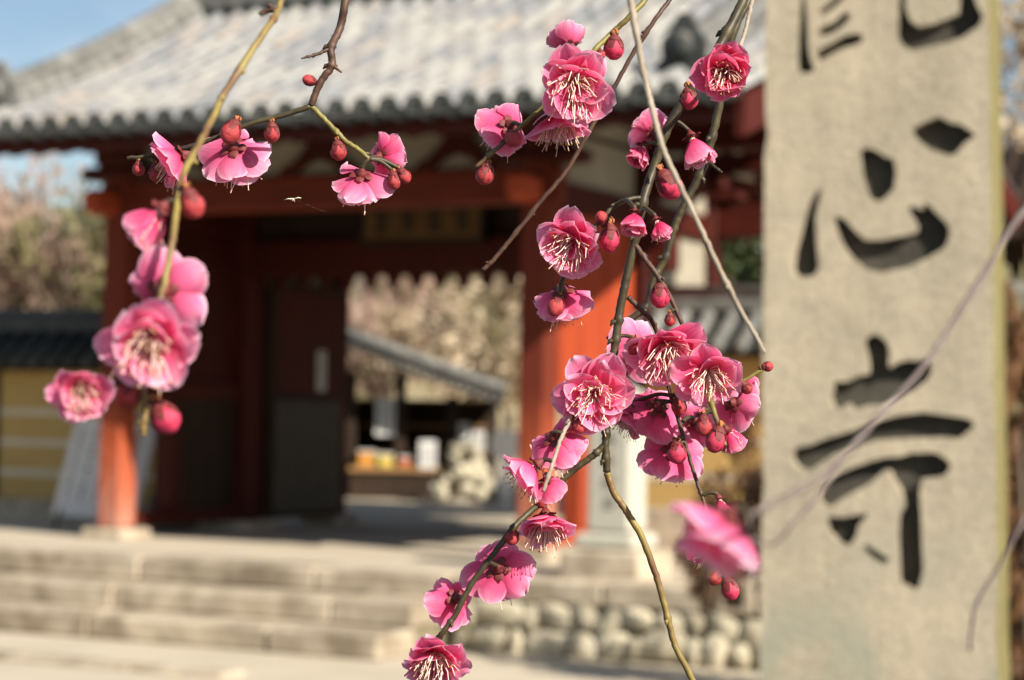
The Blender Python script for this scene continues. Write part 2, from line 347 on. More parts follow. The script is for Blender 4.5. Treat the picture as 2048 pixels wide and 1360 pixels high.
# longitudinal beams
V = 'shaded_red'
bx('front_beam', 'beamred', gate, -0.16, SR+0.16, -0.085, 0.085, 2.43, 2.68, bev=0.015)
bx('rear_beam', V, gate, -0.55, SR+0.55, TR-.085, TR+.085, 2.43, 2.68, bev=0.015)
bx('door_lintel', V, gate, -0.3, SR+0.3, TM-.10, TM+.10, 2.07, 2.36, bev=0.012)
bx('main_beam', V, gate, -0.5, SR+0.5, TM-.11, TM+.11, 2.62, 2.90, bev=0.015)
bx('lintel_board', 'darkwood', gate, 0.14, SR-.14, TM-.03, TM+.03, 2.36, 2.62)
bx('purlin', V, gate, VS0+.15, VS1-.15, -0.10, 0.10, 2.955, 3.10, bev=0.012)
bx('purlin', V, gate, VS0+.15, VS1-.15, TM-.10, TM+.10, 2.96, 3.55, bev=0.012)
bx('purlin', V, gate, VS0+.15, VS1-.15, TR-.10, TR+.10, 2.955, 3.10, bev=0.012)
bx('plaster_panel', 'plaster', gate, 0.1, SR-0.1, -0.02, 0.02, 2.68, 2.955)
bx('plaster_panel', 'plaster', gate, 0.1, SR-0.1, TR-.02, TR+.02, 2.68, 2.955)
# bracket arms and a frog-leg strut in the strip between beam and purlin
def frogleg(s, t):
    b = MB(); w, h = 0.34, 0.272
    out = [(-w, 0), (-w*.93, .05), (-w*.62, .10), (-w*.36, .19), (-w*.2, h), (w*.2, h), (w*.36, .19), (w*.62, .10), (w*.93, .05), (w, 0), (w*.6, 0), (w*.3, .07), (0, .11), (-w*.3, .07), (-w*.6, 0)]
    n = len(out); vv = [(s+x, t+d, 2.682+z) for d in (-.06, -.022) for x, z in out]
    tri = tessellate_polygon([[Vector((x, z, 0)) for x, z in out]])
    b.add(vv, [tuple(x) for x in tri] + [tuple(i+n for i in x) for x in tri] + [(i, (i+1) % n, (i+1) % n+n, i+n) for i in range(n)])
    b.build('frog_leg_strut', V, gate)
for s in (SR*.5, SR*.18, SR*.82): frogleg(s, -0.002)
for s in (0, SR):
    for t in (0, TR):
        bx('bracket_arm', V, gate, s-.34, s+.34, t-.13, t+.13, 2.70, 2.80, bev=.03); bx('bearing_block', V, gate, s-.2, s+.2, t-.14, t+.14, 2.80, 2.952, bev=.03)
# cross beams over the side posts with projecting noses, side panelling, rails, struts
for s in (0, SR):
    o_ = 1 if s else -1
    if s == 0:
        k = 0; t = TM+.14
        while t < TR-.12: bx('plank', V, gate, s-.02, s+.02, t+.003, min(t+.2, TR-.107)-.003, 0.08, 1.859); t += .2
        t = .732
        while t < TM-.14: bx('low_board', 'darkwood', gate, s-.02, s+.02, t+.003, min(t+.2, TM-.137)-.003, 0.191, 1.049); t += .2
    bx('cross_beam', V, gate, s-.075, s+.075, 0.106, TM-.136, 2.40, 2.60, bev=.01); bx('cross_beam', V, gate, s-.075, s+.075, TM+.136, TR-.106, 2.40, 2.60, bev=.01)
    bx('beam_nose', 'vermilion', gate, s-.07, s+.07, -0.42, -0.107, 2.42, 2.60, bev=.03); bx('beam_nose', V, gate, s-.07, s+.07, TR+.107, TR+.42, 2.42, 2.60, bev=.03)
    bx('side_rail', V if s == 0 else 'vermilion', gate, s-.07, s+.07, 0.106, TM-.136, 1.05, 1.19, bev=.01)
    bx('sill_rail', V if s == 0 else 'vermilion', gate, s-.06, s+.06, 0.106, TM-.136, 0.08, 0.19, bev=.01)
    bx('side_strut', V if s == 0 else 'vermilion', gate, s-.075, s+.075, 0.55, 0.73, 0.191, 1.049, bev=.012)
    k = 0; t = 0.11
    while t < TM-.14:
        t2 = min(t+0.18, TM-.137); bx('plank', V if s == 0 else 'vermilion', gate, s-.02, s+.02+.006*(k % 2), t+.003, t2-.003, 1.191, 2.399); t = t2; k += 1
    bx('side_plaster', 'plaster', gate, s-.02, s+.02, 0.106, TM-.136, 2.60, 2.95); bx('side_plaster', 'plaster', gate, s-.02, s+.02, TM+.136, TR-.106, 2.60, 2.95)
    bx('side_tie', V, gate, s-.06, s+.06, TM+.136, TR-.106, 1.86, 2.0, bev=.01); bx('side_plaster', 'plaster', gate, s-.02, s+.02, TM+.136, TR-.106, 2.0, 2.40)
    # gable above
    b = MB(); pts = [(-.1, 3.0), (TM+.65, 4.1), (TR+1.0, 3.0)]
    b.add([(s+d, t, z) for d in (-.03, .03) for t, z in pts], [(0,1,2),(3,5,4),(0,3,4,1),(1,4,5,2),(2,5,3,0)]); b.build('gable_wall', 'plaster', gate)
    for tt in (0.55, TM, 2.5, 3.3):
        bx('gable_strut', V, gate, s-.06+.03*o_, s+.06+.03*o_, tt-.06, tt+.06, 3.0, prof(min(tt, 4.6-tt))-.22)
# serrated fringe board under the lintel
for k in range(15):
    s = 0.28 + k*0.212; b = MB()
    b.add([(s-.075, TM+.11, 2.09), (s+.075, TM+.11, 2.09), (s+.012, TM+.11, 1.955), (s-.012, TM+.11, 1.955)]+[(s-.075, TM+.15, 2.09), (s+.075, TM+.15, 2.09), (s+.012, TM+.15, 1.955), (s-.012, TM+.15, 1.955)],
          [(0,1,2,3),(7,6,5,4),(0,4,5,1),(1,5,6,2),(2,6,7,3),(3,7,4,0)]); b.build('fringe_tooth', V, gate)
# doors, swung inwards
for s, o_ in ((0.17, 1), (SR-.17, -1)):
    d = bx('door_leaf', 'darkwood', gate, s-.03, s+.03, TM+.14, TM+1.25, 0.08, 2.05, bev=.006)
    bx('upper_panel', V, d, s-.036, s+.036, TM+.20, TM+1.19, 1.12, 1.98, bev=.004)
    k = 0; t = TM+.20
    while t < TM+1.1: bx('lower_board', 'greywood', d, s-.036, s+.036, t+.003, t+.142, 0.14, 1.06); t += .145
    bx('hinge_strap', 'darkwood', d, s-.042, s+.042, TM+.15, TM+.6, 1.07, 1.11)
# roof deck, rafters, fascia
b = MB(); N = 14; ts = [EAVE_T + .03 + (RIDGE_T-EAVE_T-.03)*i/N for i in range(N+1)]
ts2 = ts + [2*RIDGE_T-t for t in reversed(ts[:-1])]; zz = [prof(t) for t in ts] + [prof(t) for t in reversed(ts[:-1])]
vv = []
for s in (VS0+.06, VS1-.06):
    for t, z in zip(ts2, zz): vv += [(s, t, z-.05), (s, t, z-.11)]
n2 = len(ts2); fs = []
for i in range(n2-1):
    a, c = 2*i, 2*n2+2*i; fs += [(a, a+2, c+2, c), (a+1, c+1, c+3, a+3), (a, a+1, a+3, a+2), (c, c+2, c+3, c+1)]
fs += [(0, 2*n2, 2*n2+1, 1), (2*n2-2, 2*n2-1, 4*n2-1, 4*n2-2)]
b.add(vv, fs); b.build('roof_deck', V, gate)
def rafter_mesh(t0, t1, w, h):
    b = MB(); n = 7; vv = []
    for i in range(n):
        t = t0+(t1-t0)*i/(n-1); z = (prof(t) if t <= RIDGE_T else prof(2*RIDGE_T-t))-.112; vv += [(-w, t, z), (w, t, z), (w, t, z-h), (-w, t, z-h)]
    fs = [(0,1,2,3), (4*n-1, 4*n-2, 4*n-3, 4*n-4)]
    for i in range(n-1):
        for k in range(4): j = (k+1) % 4; fs.append((4*i+k, 4*i+4+k, 4*i+4+j, 4*i+j))
    b.add(vv, fs); return b.mesh('rafter', V)
rf, rb = rafter_mesh(EAVE_T+.10, 0.0, .04, .085), rafter_mesh(2*RIDGE_T-EAVE_T-.10, TR, .04, .085)
for k in range(29):
    s = VS0+.12 + k*(VS1-VS0-.24)/28
    obj('rafter', rf, gate, (s, 0, 0)); obj('rafter', rb, gate, (s, 0, 0))
for t in (EAVE_T+.06, 2*RIDGE_T-EAVE_T-.06):
    bx('eave_fascia', V, gate, VS0+.05, VS1-.05, t-.03, t+.03, EAVE_Z-.15, EAVE_Z-.055)
# bargeboards
for s in (VS0, VS1):
    for sg in (1, -1):
        b = MB(); n = 9; vv = []
        for i in range(n):
            t = EAVE_T-.02+(RIDGE_T-EAVE_T+.02)*i/(n-1); z = prof(t)-.02; tt = t if sg > 0 else 2*RIDGE_T-t
            for d in (-.03, .03): vv += [(s+d, tt, z), (s+d, tt, z-.24-.04*i/(n-1))]
        fs = [(0,1,3,2), (4*n-4, 4*n-2, 4*n-1, 4*n-3)]
        for i in range(n-1):
            a = 4*i; fs += [(a, a+4, a+5, a+1), (a+2, a+3, a+7, a+6), (a, a+2, a+6, a+4), (a+1, a+5, a+7, a+3)]
        b.add(vv, fs); b.build('bargeboard', V, gate)
# tiles: cover tiles and pan tiles, each a part
ROWS = 9
rowt = [EAVE_T-.03 + (RIDGE_T-.08-EAVE_T+.03)*i/ROWS for i in range(ROWS+1)]
def cover_mesh(L):
    b = MB(); n = 7; vv = []
    for y, r in ((-.03, .072), (L, .062)):
        for k in range(n): a = math.pi*k/(n-1); vv.append((r*math.cos(a), y, r*math.sin(a)*.95))
    b.add(vv, [(k, k+1, n+k+1, n+k) for k in range(n-1)] + [tuple(range(n-1, -1, -1))], 0, False)
    me = b.mesh('cover_tile', 'tile')
    for p in me.polygons: p.use_smooth = len(p.vertices) == 4
    return me
def pan_mesh(L, w):
    b = MB(); n = 5; vv = []
    for y, dz in ((-.03, .012), (L, 0)):
        for k in range(n): q = -1+2*k/(n-1); vv.append((q*w, y, dz-.028*(1-q*q)))
        for k in range(n): q = -1+2*k/(n-1); vv.append((q*w, y, dz-.028*(1-q*q)-.02))
    b.add(vv, [(k, k+1, 2*n+k+1, 2*n+k) for k in range(n-1)] + [(n+k, k, k+1, n+k+1) for k in range(0)] + [(k+1, k, n+k, n+k+1) for k in range(n-1)], 0, False)
    return b.mesh('pan_tile', 'pantile')
NC = 32; SP = (VS1-VS0-.10)/NC
info = []
for r in range(ROWS):
    t0, t1 = rowt[r], rowt[r+1]; z0, z1 = prof(t0), prof(t1); L = math.hypot(t1-t0, z1-z0); info.append((t0, z0, math.atan2(z1-z0, t1-t0), L))
cm = [cover_mesh(L) for *_, L in info]; pm = [pan_mesh(L, SP*.5) for *_, L in info]
bd = MB(); bd.lathe([(.002, -.006), (.074, -.006), (.078, 0), (.078, .02), (.062, .024), (.058, .014), (.02, .014), (.002, .014)], 14); disc = bd.mesh('eave_disc', 'darktile')
be = MB(); vv = []
for d in (0, .025):
    for q in (-1, -.5, 0, .5, 1): vv += [(q*SP*.46, d, -.005-.028*(1-q*q)), (q*SP*.46, d, -.045-.05*(1-q*q))]
be.add(vv, [(2*i, 2*i+1, 2*i+3, 2*i+2) for i in range(4)] + [(10+2*i, 10+2*i+2, 10+2*i+3, 10+2*i+1) for i in range(4)] + [(2*i+1, 11+2*i, 13+2*i, 2*i+3) for i in range(4)]); lip = be.mesh('eave_lip', 'darktile')
for c in range(NC+1):
    s = VS0+.05 + c*SP
    for r, (t0, z0, an, L) in enumerate(info):
        if c < NC or True: obj('cover_tile', cm[r], gate, (s+random.uniform(-.006, .006), t0, z0+.03+random.uniform(-.004, .004)), (an, 0, random.uniform(-.012, .012)))
        if c < NC: obj('pan_tile', pm[r], gate, (s+SP/2, t0, z0), (an, 0, 0))
    obj('eave_disc', disc, gate, (s, rowt[0]-.028, EAVE_Z+.022), (math.pi/2, 0, 0))
    if c < NC: obj('eave_lip', lip, gate, (s+SP/2, rowt[0]-.03, EAVE_Z+.02))
# rear slope tiles joined (never seen from the front)
b = MB()
for c in range(NC+1):
    s = VS0+.05+c*SP; n = 5; vv = []
    for i in range(9):
        t = RIDGE_T+.1+(RIDGE_T-EAVE_T-.08)*i/8; z = prof(2*RIDGE_T-t)
        for k in range(n): a = math.pi*k/(n-1); vv.append((s+.07*math.cos(a), t, z+.012+.066*math.sin(a)))
    b.add(vv, [(i*n+k, i*n+k+1, (i+1)*n+k+1, (i+1)*n+k) for i in range(8) for k in range(n-1)], 0, True)
    if c < NC:
        vv = []
        for i in range(9):
            t = RIDGE_T+.1+(RIDGE_T-EAVE_T-.08)*i/8; z = prof(2*RIDGE_T-t); vv += [(s, t, z), (s+SP, t, z)]
        b.add(vv, [(2*i, 2*i+1, 2*i+3, 2*i+2) for i in range(8)])
tag(b.build('rear_slope_tiles', 'tile', gate), kind='stuff')
# ridge: stacked courses, cap, scalloped base row, demon tiles at the ends
s0, s1 = VS0+.12, VS1-.12
for k in range(5):
    w = .20-.022*k; x = s0
    while x < s1-.05:
        l = min(.62, s1-x); bx('ridge_course', 'ridgetile', gate, x+.002, x+l-.002, RIDGE_T-w, RIDGE_T+w, RIDGE_Z-.06+.062*k, RIDGE_Z-.06+.062*k+.056); x += l
for i in range(int((s1-s0)/.3)):
    b = MB(); b.tube([(s0+.3*i, RIDGE_T, RIDGE_Z+.27), (s0+.3*i+.296, RIDGE_T, RIDGE_Z+.27)], .085, 10); b.build('ridge_cap', 'ridgetile', gate)
for c in range(NC): obj('ridge_disc', disc, gate, (VS0+.05+SP*(c+.5), RIDGE_T-.235, RIDGE_Z-.04), (math.pi/2, 0, 0))
def demon_tile(s, t, z, rz, sc=1.0):
    b = MB(); out = [(-.26, 0), (-.28, .12), (-.2, .2), (-.21, .36), (-.12, .46), (-.05, .60), (.05, .60), (.12, .46), (.21, .36), (.2, .2), (.28, .12), (.26, 0)]
    n = len(out); tri = tessellate_polygon([[Vector((x, y, 0)) for x, y in out]])
    b.add([(x*sc, d*sc, y*sc) for d in (-.05, .05) for x, y in out], [tuple(q) for q in tri]+[tuple(i+n for i in q) for q in tri]+[(i, (i+1) % n, (i+1) % n+n, i+n) for i in range(n)])
    b.lathe([(.002, 0), (.12*sc, 0), (.1*sc, .06*sc), (.03*sc, .09*sc)], 10, 0, Matrix.Translation((0, -.05*sc, .28*sc)) @ Matrix.Rotation(math.pi/2, 4, 'X'))
    return obj('demon_tile', b.mesh('demon_tile', 'ridgetile' if s < 0 else 'darktile'), gate, (s, t, z), (0, 0, rz))
demon_tile(s0-.06, RIDGE_T, RIDGE_Z-.05, -math.pi/2); demon_tile(s1+.06, RIDGE_T, RIDGE_Z-.05, math.pi/2)
# descending ridges near both verges: courses of short tiles with an end tile
for s, tend in ((VS0+.16, -0.35), (VS1-.62, -0.42)):
    n = 14; tt = [tend+(RIDGE_T-.2-tend)*i/n for i in range(n+1)]
    for i in range(n):
        t0, t1 = tt[i], tt[i+1]; z0, z1 = prof(t0), prof(t1); an = math.atan2(z1-z0, t1-t0); L = math.hypot(t1-t0, z1-z0)
        for k, (w, h0, h1) in enumerate(((.13, .05, .11), (.11, .114, .17), (.09, .174, .215))):
            b = MB(); b.box(-w, w, .002, L-.002, h0, h1); obj('verge_ridge_tile', b.mesh('verge_ridge_tile', 'ridgetile'), gate, (s, t0, z0), (an, 0, 0))
        b = MB(); b.tube([(0, 0, .235), (0, L+.01, .235)], [.072, .066], 9); obj('verge_ridge_cap', b.mesh('verge_ridge_cap', 'ridgetile'), gate, (s, t0, z0), (an, 0, 0))
    demon_tile(s, tend-.04, prof(tend)-.02, 0, .72)
# name plaque hung from the front beam
PT = TM-.14
pl = bx('name_plaque', 'plaquewood', gate, SR/2-.52, SR/2+.52, PT-.05, PT, 2.33, 2.62, bev=.006)
for a in ((SR/2-.56, SR/2+.56, PT-.065, PT+.005, 2.62, 2.66), (SR/2-.56, SR/2+.56, PT-.065, PT+.005, 2.29, 2.33), (SR/2-.56, SR/2-.52, PT-.065, PT+.005, 2.33, 2.62), (SR/2+.52, SR/2+.56, PT-.065, PT+.005, 2.33, 2.62)):
    bx('plaque_frame', 'darkwood', pl, *a)
for k in range(4):
    b = MB(); cx = SR/2-.36+.24*k; rnd = random.Random(40+k)
    for q in range(4): zc = 2.40+.045*q; b.box(cx-.07*rnd.uniform(.6, 1), cx+.07*rnd.uniform(.6, 1), PT-.056, PT-.051, zc, zc+.016)
    for q in (-.03, .035): b.box(cx+q, cx+q+.016, PT-.0575, PT-.0565, 2.38, 2.57)
    b.build('brush_character', 'ink', pl)

# ------------------------------------------------------------------ earthen walls either side of the gate
def earthen_wall(s0, s1, label, end_post, rt='ridgetile', dz=0.0):
    w = thing('earthen_wall', label, 'wall', G(s0, TM, dz), GA); L = s1-s0
    bx('stone_base', 'stepstone', w, 0, L, -.22, .22, -.05-dz, .32, bev=.02)
    bx('wall_body', 'ochre', w, 0.01, L-.01, -.16, .16, .32, 1.42)
    for k in range(3): bx('white_stripe', 'stripe', w, 0.0, L, -.165, .165, .52+.26*k, .575+.26*k)
    bx('eave_board', 'darkwood', w, -.1, L+.1, -.34, .34, 1.42, 1.48)
    if end_post is not None: bx('end_post', 'darkwood', w, end_post-.06, end_post+.06, -.19, .19, .30, 1.43)
    nc = int((L+.3)/.19)
    b = MB(); b.add([(-.15, -.42, 1.46), (L+.15, -.42, 1.46), (L+.15, 0, 1.76), (-.15, 0, 1.76), (L+.15, .42, 1.46), (-.15, .42, 1.46)], [(0,1,2,3),(3,2,4,5),(0,5,4,1),(0,3,5),(1,4,2)]); b.build('roof', 'darktile', w)
    tb = MB(); tb.tube([(0, -.44, 1.478), (0, 0, 1.79)], .05, 7); me = tb.mesh('roof_tile_row', rt)
    tb = MB(); tb.tube([(0, .44, 1.478), (0, 0, 1.79)], .05, 7); me2 = tb.mesh('roof_tile_row', rt)
    for k in range(nc): obj('roof_tile_row', me, w, (-.1+.19*k, 0, 0)); obj('roof_tile_row', me2, w, (-.1+.19*k, 0, 0))
    bx('ridge', rt, w, -.2, L+.2, -.09, .09, 1.75, 1.86, bev=.02); b = MB(); b.tube([(-.24, 0, 1.89), (L+.24, 0, 1.89)], .07, 9); b.build('ridge_cap', rt, w)
    return w
earthen_wall(-2.5, -0.14, 'short ochre plaster wall with white stripes and shade-darkened tiled coping beside notice board', 0.03, 'darktile', -.14)  # darker coping tiles stand in for the gate's shadow on this wall
earthen_wall(SR+.14, 8.5, 'ochre plaster wall with pale tiled coping behind the small inscribed stone', None)

# ------------------------------------------------------------------ things around the gate
# grey-white notice board leaning behind the left front post
nb = thing('notice_board', 'tilted pale grey notice board with black writing behind the left gate post', 'notice board', at(205, 1062, 17.2))
bo = nb.location; c4 = [at(p[0], p[1], d)-bo for p, d in (((104, 1030), 17.25), ((268, 1046), 17.25), ((316, 850), 17.5), ((154, 834), 17.5))]
nrm = (c4[1]-c4[0]).cross(c4[3]-c4[0]).normalized()*.02
b = MB(); b.add(c4+[p+nrm for p in c4], [(0,1,2,3),(7,6,5,4),(0,4,5,1),(1,5,6,2),(2,6,7,3),(3,7,4,0)]); b.build('panel', 'boardgrey', nb)
sgn = 1 if nrm.y < 0 else 0
def onb(u, v): return c4[0].lerp(c4[1], u).lerp(c4[3].lerp(c4[2], u), v) + nrm*(1.08 if sgn else -.08)
b = MB(); rnd = random.Random(3)
for colm in range(5):
    v = .88
    while v > .16:
        h = rnd.uniform(.02, .045); u0 = .12+colm*.17; w = rnd.uniform(.03, .06)
        b.add([onb(u0-w/2, v-h), onb(u0+w/2, v-h*.8), onb(u0+w/2*.7, v), onb(u0-w/2*.8, v-h*.1)], [(0,1,2,3)]); v -= h+rnd.uniform(.015, .035)
tag(b.build('writing', 'ink', nb), kind='stuff')
for u in (.12, .85):
    top = c4[0].lerp(c4[1], u); b = MB(); b.tube([top+Vector((0, .03, .1)), Vector((top.x-.04, top.y-.08, -0.0))], .018, 6); b.build('leg', 'greywood', nb)
b = MB(); b.tube([c4[3].lerp(c4[2], .5)+Vector((0, .03, -.05)), Vector((c4[0].lerp(c4[1], .5).x, .45, 0))], .018, 6); b.build('prop', 'greywood', nb)
# squat weathered block
p = at(345, 1066, 17.3)
o = thing('stone_block', 'squat weathered stone block inside the gate by the left post', 'stone', (p.x, p.y, .45), GA)
b = MB(); b.box(-.17, .17, -.15, .15, -.02, .34, bev=.05); b.build('body', 'greywood', o); b = MB(); b.box(-.13, .13, -.11, .11, .335, .36, bev=.01); b.build('worn_top', 'stepstone', o)
# paper slips on the open door
for k, (tq, zq, w, h) in enumerate(((TM+.88, 1.32, .13, .34),)):
    q = obj('paper_notice', None, None, G(.17+.038, tq, zq), (0, 0, GA+math.pi/2)); tag(q, 'white paper notice pasted on the open gate door', 'notice')
    bx('sheet', 'paper', q, -w/2, w/2, -.004, 0, -h/2, h/2); b = MB()
    for j in range(5): b.box(-.012, .012, -.006, -.0045, h/2-.05-j*h*.17, h/2-.02-j*h*.17)
    tag(b.build('writing', 'ink', q), kind='stuff')
# small inscribed stone on a plinth
sp = G(4.60, -1.05); stl = thing('inscribed_stone', 'small pale grey inscribed stone post on a two-step plinth beside the gate', 'stone', (sp.x, sp.y, .45), GA)
b = MB(); b.box(-.27, .27, -.25, .25, -.02, .17, bev=.02); b.build('plinth', 'stepstone', stl); b = MB(); b.box(-.2, .2, -.19, .19, .17, .27, bev=.02); b.build('plinth_cap', 'granite', stl)
b = MB(); b.box(-.15, .15, -.13, .13, .27, 1.12, bev=.025); sh = b.build('shaft', 'granite', stl); b = MB(); b.add([(-.15,-.13,1.119),(.15,-.13,1.119),(.15,.13,1.119),(-.15,.13,1.119),(0,0,1.22)], [(0,1,4),(1,2,4),(2,3,4),(3,0,4)]); b.build('peak', 'granite', stl)
b = MB(); rnd = random.Random(9)
for k in range(5):
    for q in range(3): zc = .42+.13*k+.03*q; b.box(-.05*rnd.uniform(.5, 1), .05*rnd.uniform(.5, 1), -.1335, -.1305, zc, zc+.012)
tag(b.build('carved_writing', 'greywood', stl), kind='stuff')
# white round-cornered sign on a post, beyond the gate
p = at(1010, 1048, 21.5); sg = thing('white_sign', 'blank white rounded sign on a white post beyond the gate', 'sign', (p.x, p.y, .45))
b = MB(); out = []
for k in range(20):
    a = 2*math.pi*k/20; out.append((.155*math.copysign(abs(math.cos(a))**.6, math.cos(a)), .14*math.copysign(abs(math.sin(a))**.6, math.sin(a))))
b.add([(x, d, .68+z) for d in (-.05, -.03) for x, z in out], [tuple(range(19, -1, -1)), tuple(range(20, 40))]+[(i, (i+1) % 20, (i+1) % 20+20, i+20) for i in range(20)]); b.build('plate', 'whitepaint', sg)
b = MB(); b.tube([(0, 0, -.02), (0, 0, .76)], .045, 10); b.build('post', 'whitepaint', sg)
# heap of pale stones / stone base
p = at(925, 1030, 23.5); cairn = thing('stone_mound', 'pale mound of piled stones beyond the gate next to the white sign', 'stones', (p.x, p.y, .45))
rnd = random.Random(5)
for k in range(46):
    zz_ = rnd.random()**1.3*.55; rr = .34*(1-zz_/.75); a = rnd.uniform(0, 6.28)
    o = obj('stone', rnd.choice(STONES), cairn, (rr*math.cos(a), rr*math.sin(a), zz_+.06), (rnd.uniform(-.5, .5), rnd.uniform(-.5, .5), rnd.uniform(0, 6))); o.scale = (rnd.uniform(.10, .18),)*2 + (rnd.uniform(.09, .14),)
# ---- stall beyond the gate: open front, sloping tiled roof, counter and goods
KD = 24.5
p = at(850, 1020, KD); ko = Vector((p.x, p.y, .45)); kz = lambda py: (at(850, py, KD).z-.45); kx = lambda px: at(px, 850, KD).x-ko.x
ks = thing('stall', 'open timber stall with sloping tiled roof and goods seen through the gate', 'stall', ko)
for px in (700, 800, 905, 985): bx('post', 'darkwood', ks, kx(px)-.06, kx(px)+.06, 0, .12, -.02, kz(790 if px > 900 else 745), bev=.008)
bx('back_wall', 'darkwood', ks, kx(640), kx(990), 1.5, 1.56, 0, kz(800)); bx('side_wall', 'darkwood', ks, kx(640), kx(690), 0, 1.5, 0, kz(770))
bx('counter', 'tan_wood', ks, kx(700), kx(880), -.25, .35, .30, .36, bev=.01); bx('counter_front', 'darkwood', ks, kx(704), kx(876), -.2, -.16, 0, .30)
for k in range(3): bx('shelf', 'tan_wood', ks, kx(705), kx(970), 1.1, 1.49, .5+.3*k, .53+.3*k)
a0, a1 = Vector((kx(600), 0, kz(662))), Vector((kx(1005), 0, kz(798))); dr = (a1-a0).normalized(); up = Vector((-dr.z, 0, dr.x)); Lr = (a1-a0).length
b = MB(); q = [a0+Vector((0, y, 0)) for y in (-.55, 1.9)]; q2 = [a1+Vector((0, y, 0)) for y in (-.55, 1.9)]; th = up*.10
b.add([q[0], q2[0], q2[1], q[1], q[0]+th, q2[0]+th, q2[1]+th, q[1]+th], [(3,2,1,0),(4,5,6,7),(0,1,5,4),(1,2,6,5),(2,3,7,6),(3,0,4,7)]); b.build('roof', 'darktile', ks)
b = MB(); b.tube([a0+Vector((0, -.55, 0))+up*.13, a1+Vector((0, -.55, 0))+up*.13], .055, 8); b.build('verge_tile', 'ridgetile', ks)
ring = MB()
for k in range(14):
    a, a2 = 2*math.pi*k/14, 2*math.pi*(k+1)/14; ring.add([(r*math.cos(x), d, r*math.sin(x)) for x in (a, a2) for r, d in ((.040, 0), (.056, 0), (.056, .06), (.040, .02))], [(0,1,5,4),(1,2,6,5),(3,0,4,7)], 0, True)
ring.lathe([(.002, -.02), (.042, -.02), (.04, -.015)], 12, 1, Matrix.Rotation(math.pi/2, 4, 'X')); rme = ring.mesh('verge_disc', ['ridgetile', 'darkwood'])
for k in range(13):
    pp = a0.lerp(a1, .46+.50*k/12)+Vector((0, -.62, 0))+up*.0; obj('verge_disc', rme, ks, pp)
for k in range(11):
    pp = a0.lerp(a1, .05+.09*k); b = MB(); b.tube([Vector((0, -.5, 0))+up*.12, Vector((0, 1.88, 0))+up*.12], .05, 6); obj('roof_tile_row', b.mesh('roof_tile_row', 'darktile'), ks, pp)
def goods(name, label, cat, px, py, w, h, mat, dy=-.05, on='counter'):
    zb = .36 if on == 'counter' else None
    o = thing(name, label, cat, ko+Vector((kx(px), dy, zb if zb else kz(py)))); return o
for k, (px, w, h, mat, lab) in enumerate(((735, .17, .16, 'g_orange', 'orange box of charms at the dark end of the stall counter'), (775, .14, .13, 'g_yellow', 'yellow box of charms on the stall counter'), (812, .12, .10, 'g_red', 'flat red tray of charms on the stall counter'), (748, .13, .13, 'g_green', 'green box stacked behind the orange box on the stall counter'))):
    col = {'g_orange': (.55, .25, .05), 'g_yellow': (.58, .45, .10), 'g_red': (.45, .12, .05), 'g_green': (.2, .25, .06)}[mat]
    if mat not in M: M[mat] = simple(mat.replace('g_', '')+'_card', col, tuple(x*.8 for x in col), 20, .7, bstr=0)
    o = goods('goods_box', lab, 'box', px, 0, w, h, mat, dy=-.1 if k != 3 else .16); bx('body', mat, o, -w/2, w/2, -.08, .08, 0, h, bev=.006); bx('lid', 'paper', o, -w/2-.006, w/2+.006, -.086, .086, h, h+.02)
for k, (px, py, w, h, lab) in enumerate(((780, 835, .33, .42, 'large white price sheet hung between the stall posts'), (858, 912, .19, .36, 'white placard standing against the stall counter'), (925, 862, .17, .2, 'small pale notice hung at the open side of the stall'), (958, 880, .13, .22, 'narrow pale notice hung on the end post of the stall'))):
    o = thing('price_sheet', lab, 'notice', ko+Vector((kx(px), -.24 if k == 1 else .02, kz(py)))); bx('sheet', 'paper', o, -w/2, w/2, -.008, 0, -h/2, h/2); b = MB()
    for q in range(3): b.box(-w*.3+q*w*.27, -w*.3+q*w*.27+.012, -.0105, -.0085, -h*.3, h*.3)
    tag(b.build('writing', 'greywood', o), kind='stuff')

# ------------------------------------------------------------------ the tall inscribed stone pillar
PN = Vector((-math.sin(R_(15.6)), -math.cos(R_(15.6)), 0)); PU = Vector((-PN.y, PN.x, 0)) * 1.0
PC = at(1757, 680, 4.2)
def onpil(px, py):
    d = ray(px, py); k = (PC-C0).dot(PN)/d.dot(PN); q = C0+d*k-PC; return Vector((q.dot(PU), q.z))
lt, lb, rt, rb_ = onpil(1531, 0), onpil(1519, 1360), onpil(1978, 0), onpil(1999, 1360)
def ext(a, b_, z): return Vector((a.x+(b_.x-a.x)*(z-a.y)/(b_.y-a.y), z))
ZB, ZT = -PC.z-.05, 2.2
_r = random.Random(11); _n = 90
def chip(): return abs(_r.gauss(0, .0011)) + (_r.uniform(.002, .006) if _r.random() < .10 else 0)
outer = [ext(rt, rb_, ZB+(ZT-ZB)*i/_n) - Vector((chip(), 0)) for i in range(_n+1)] + [ext(lt, lb, ZT-(ZT-ZB)*i/_n) + Vector((chip(), 0)) for i in range(_n+1)]
def zp(pts, oy): return [(1448+x/2.957, oy+y/2.957) for x, y in pts]
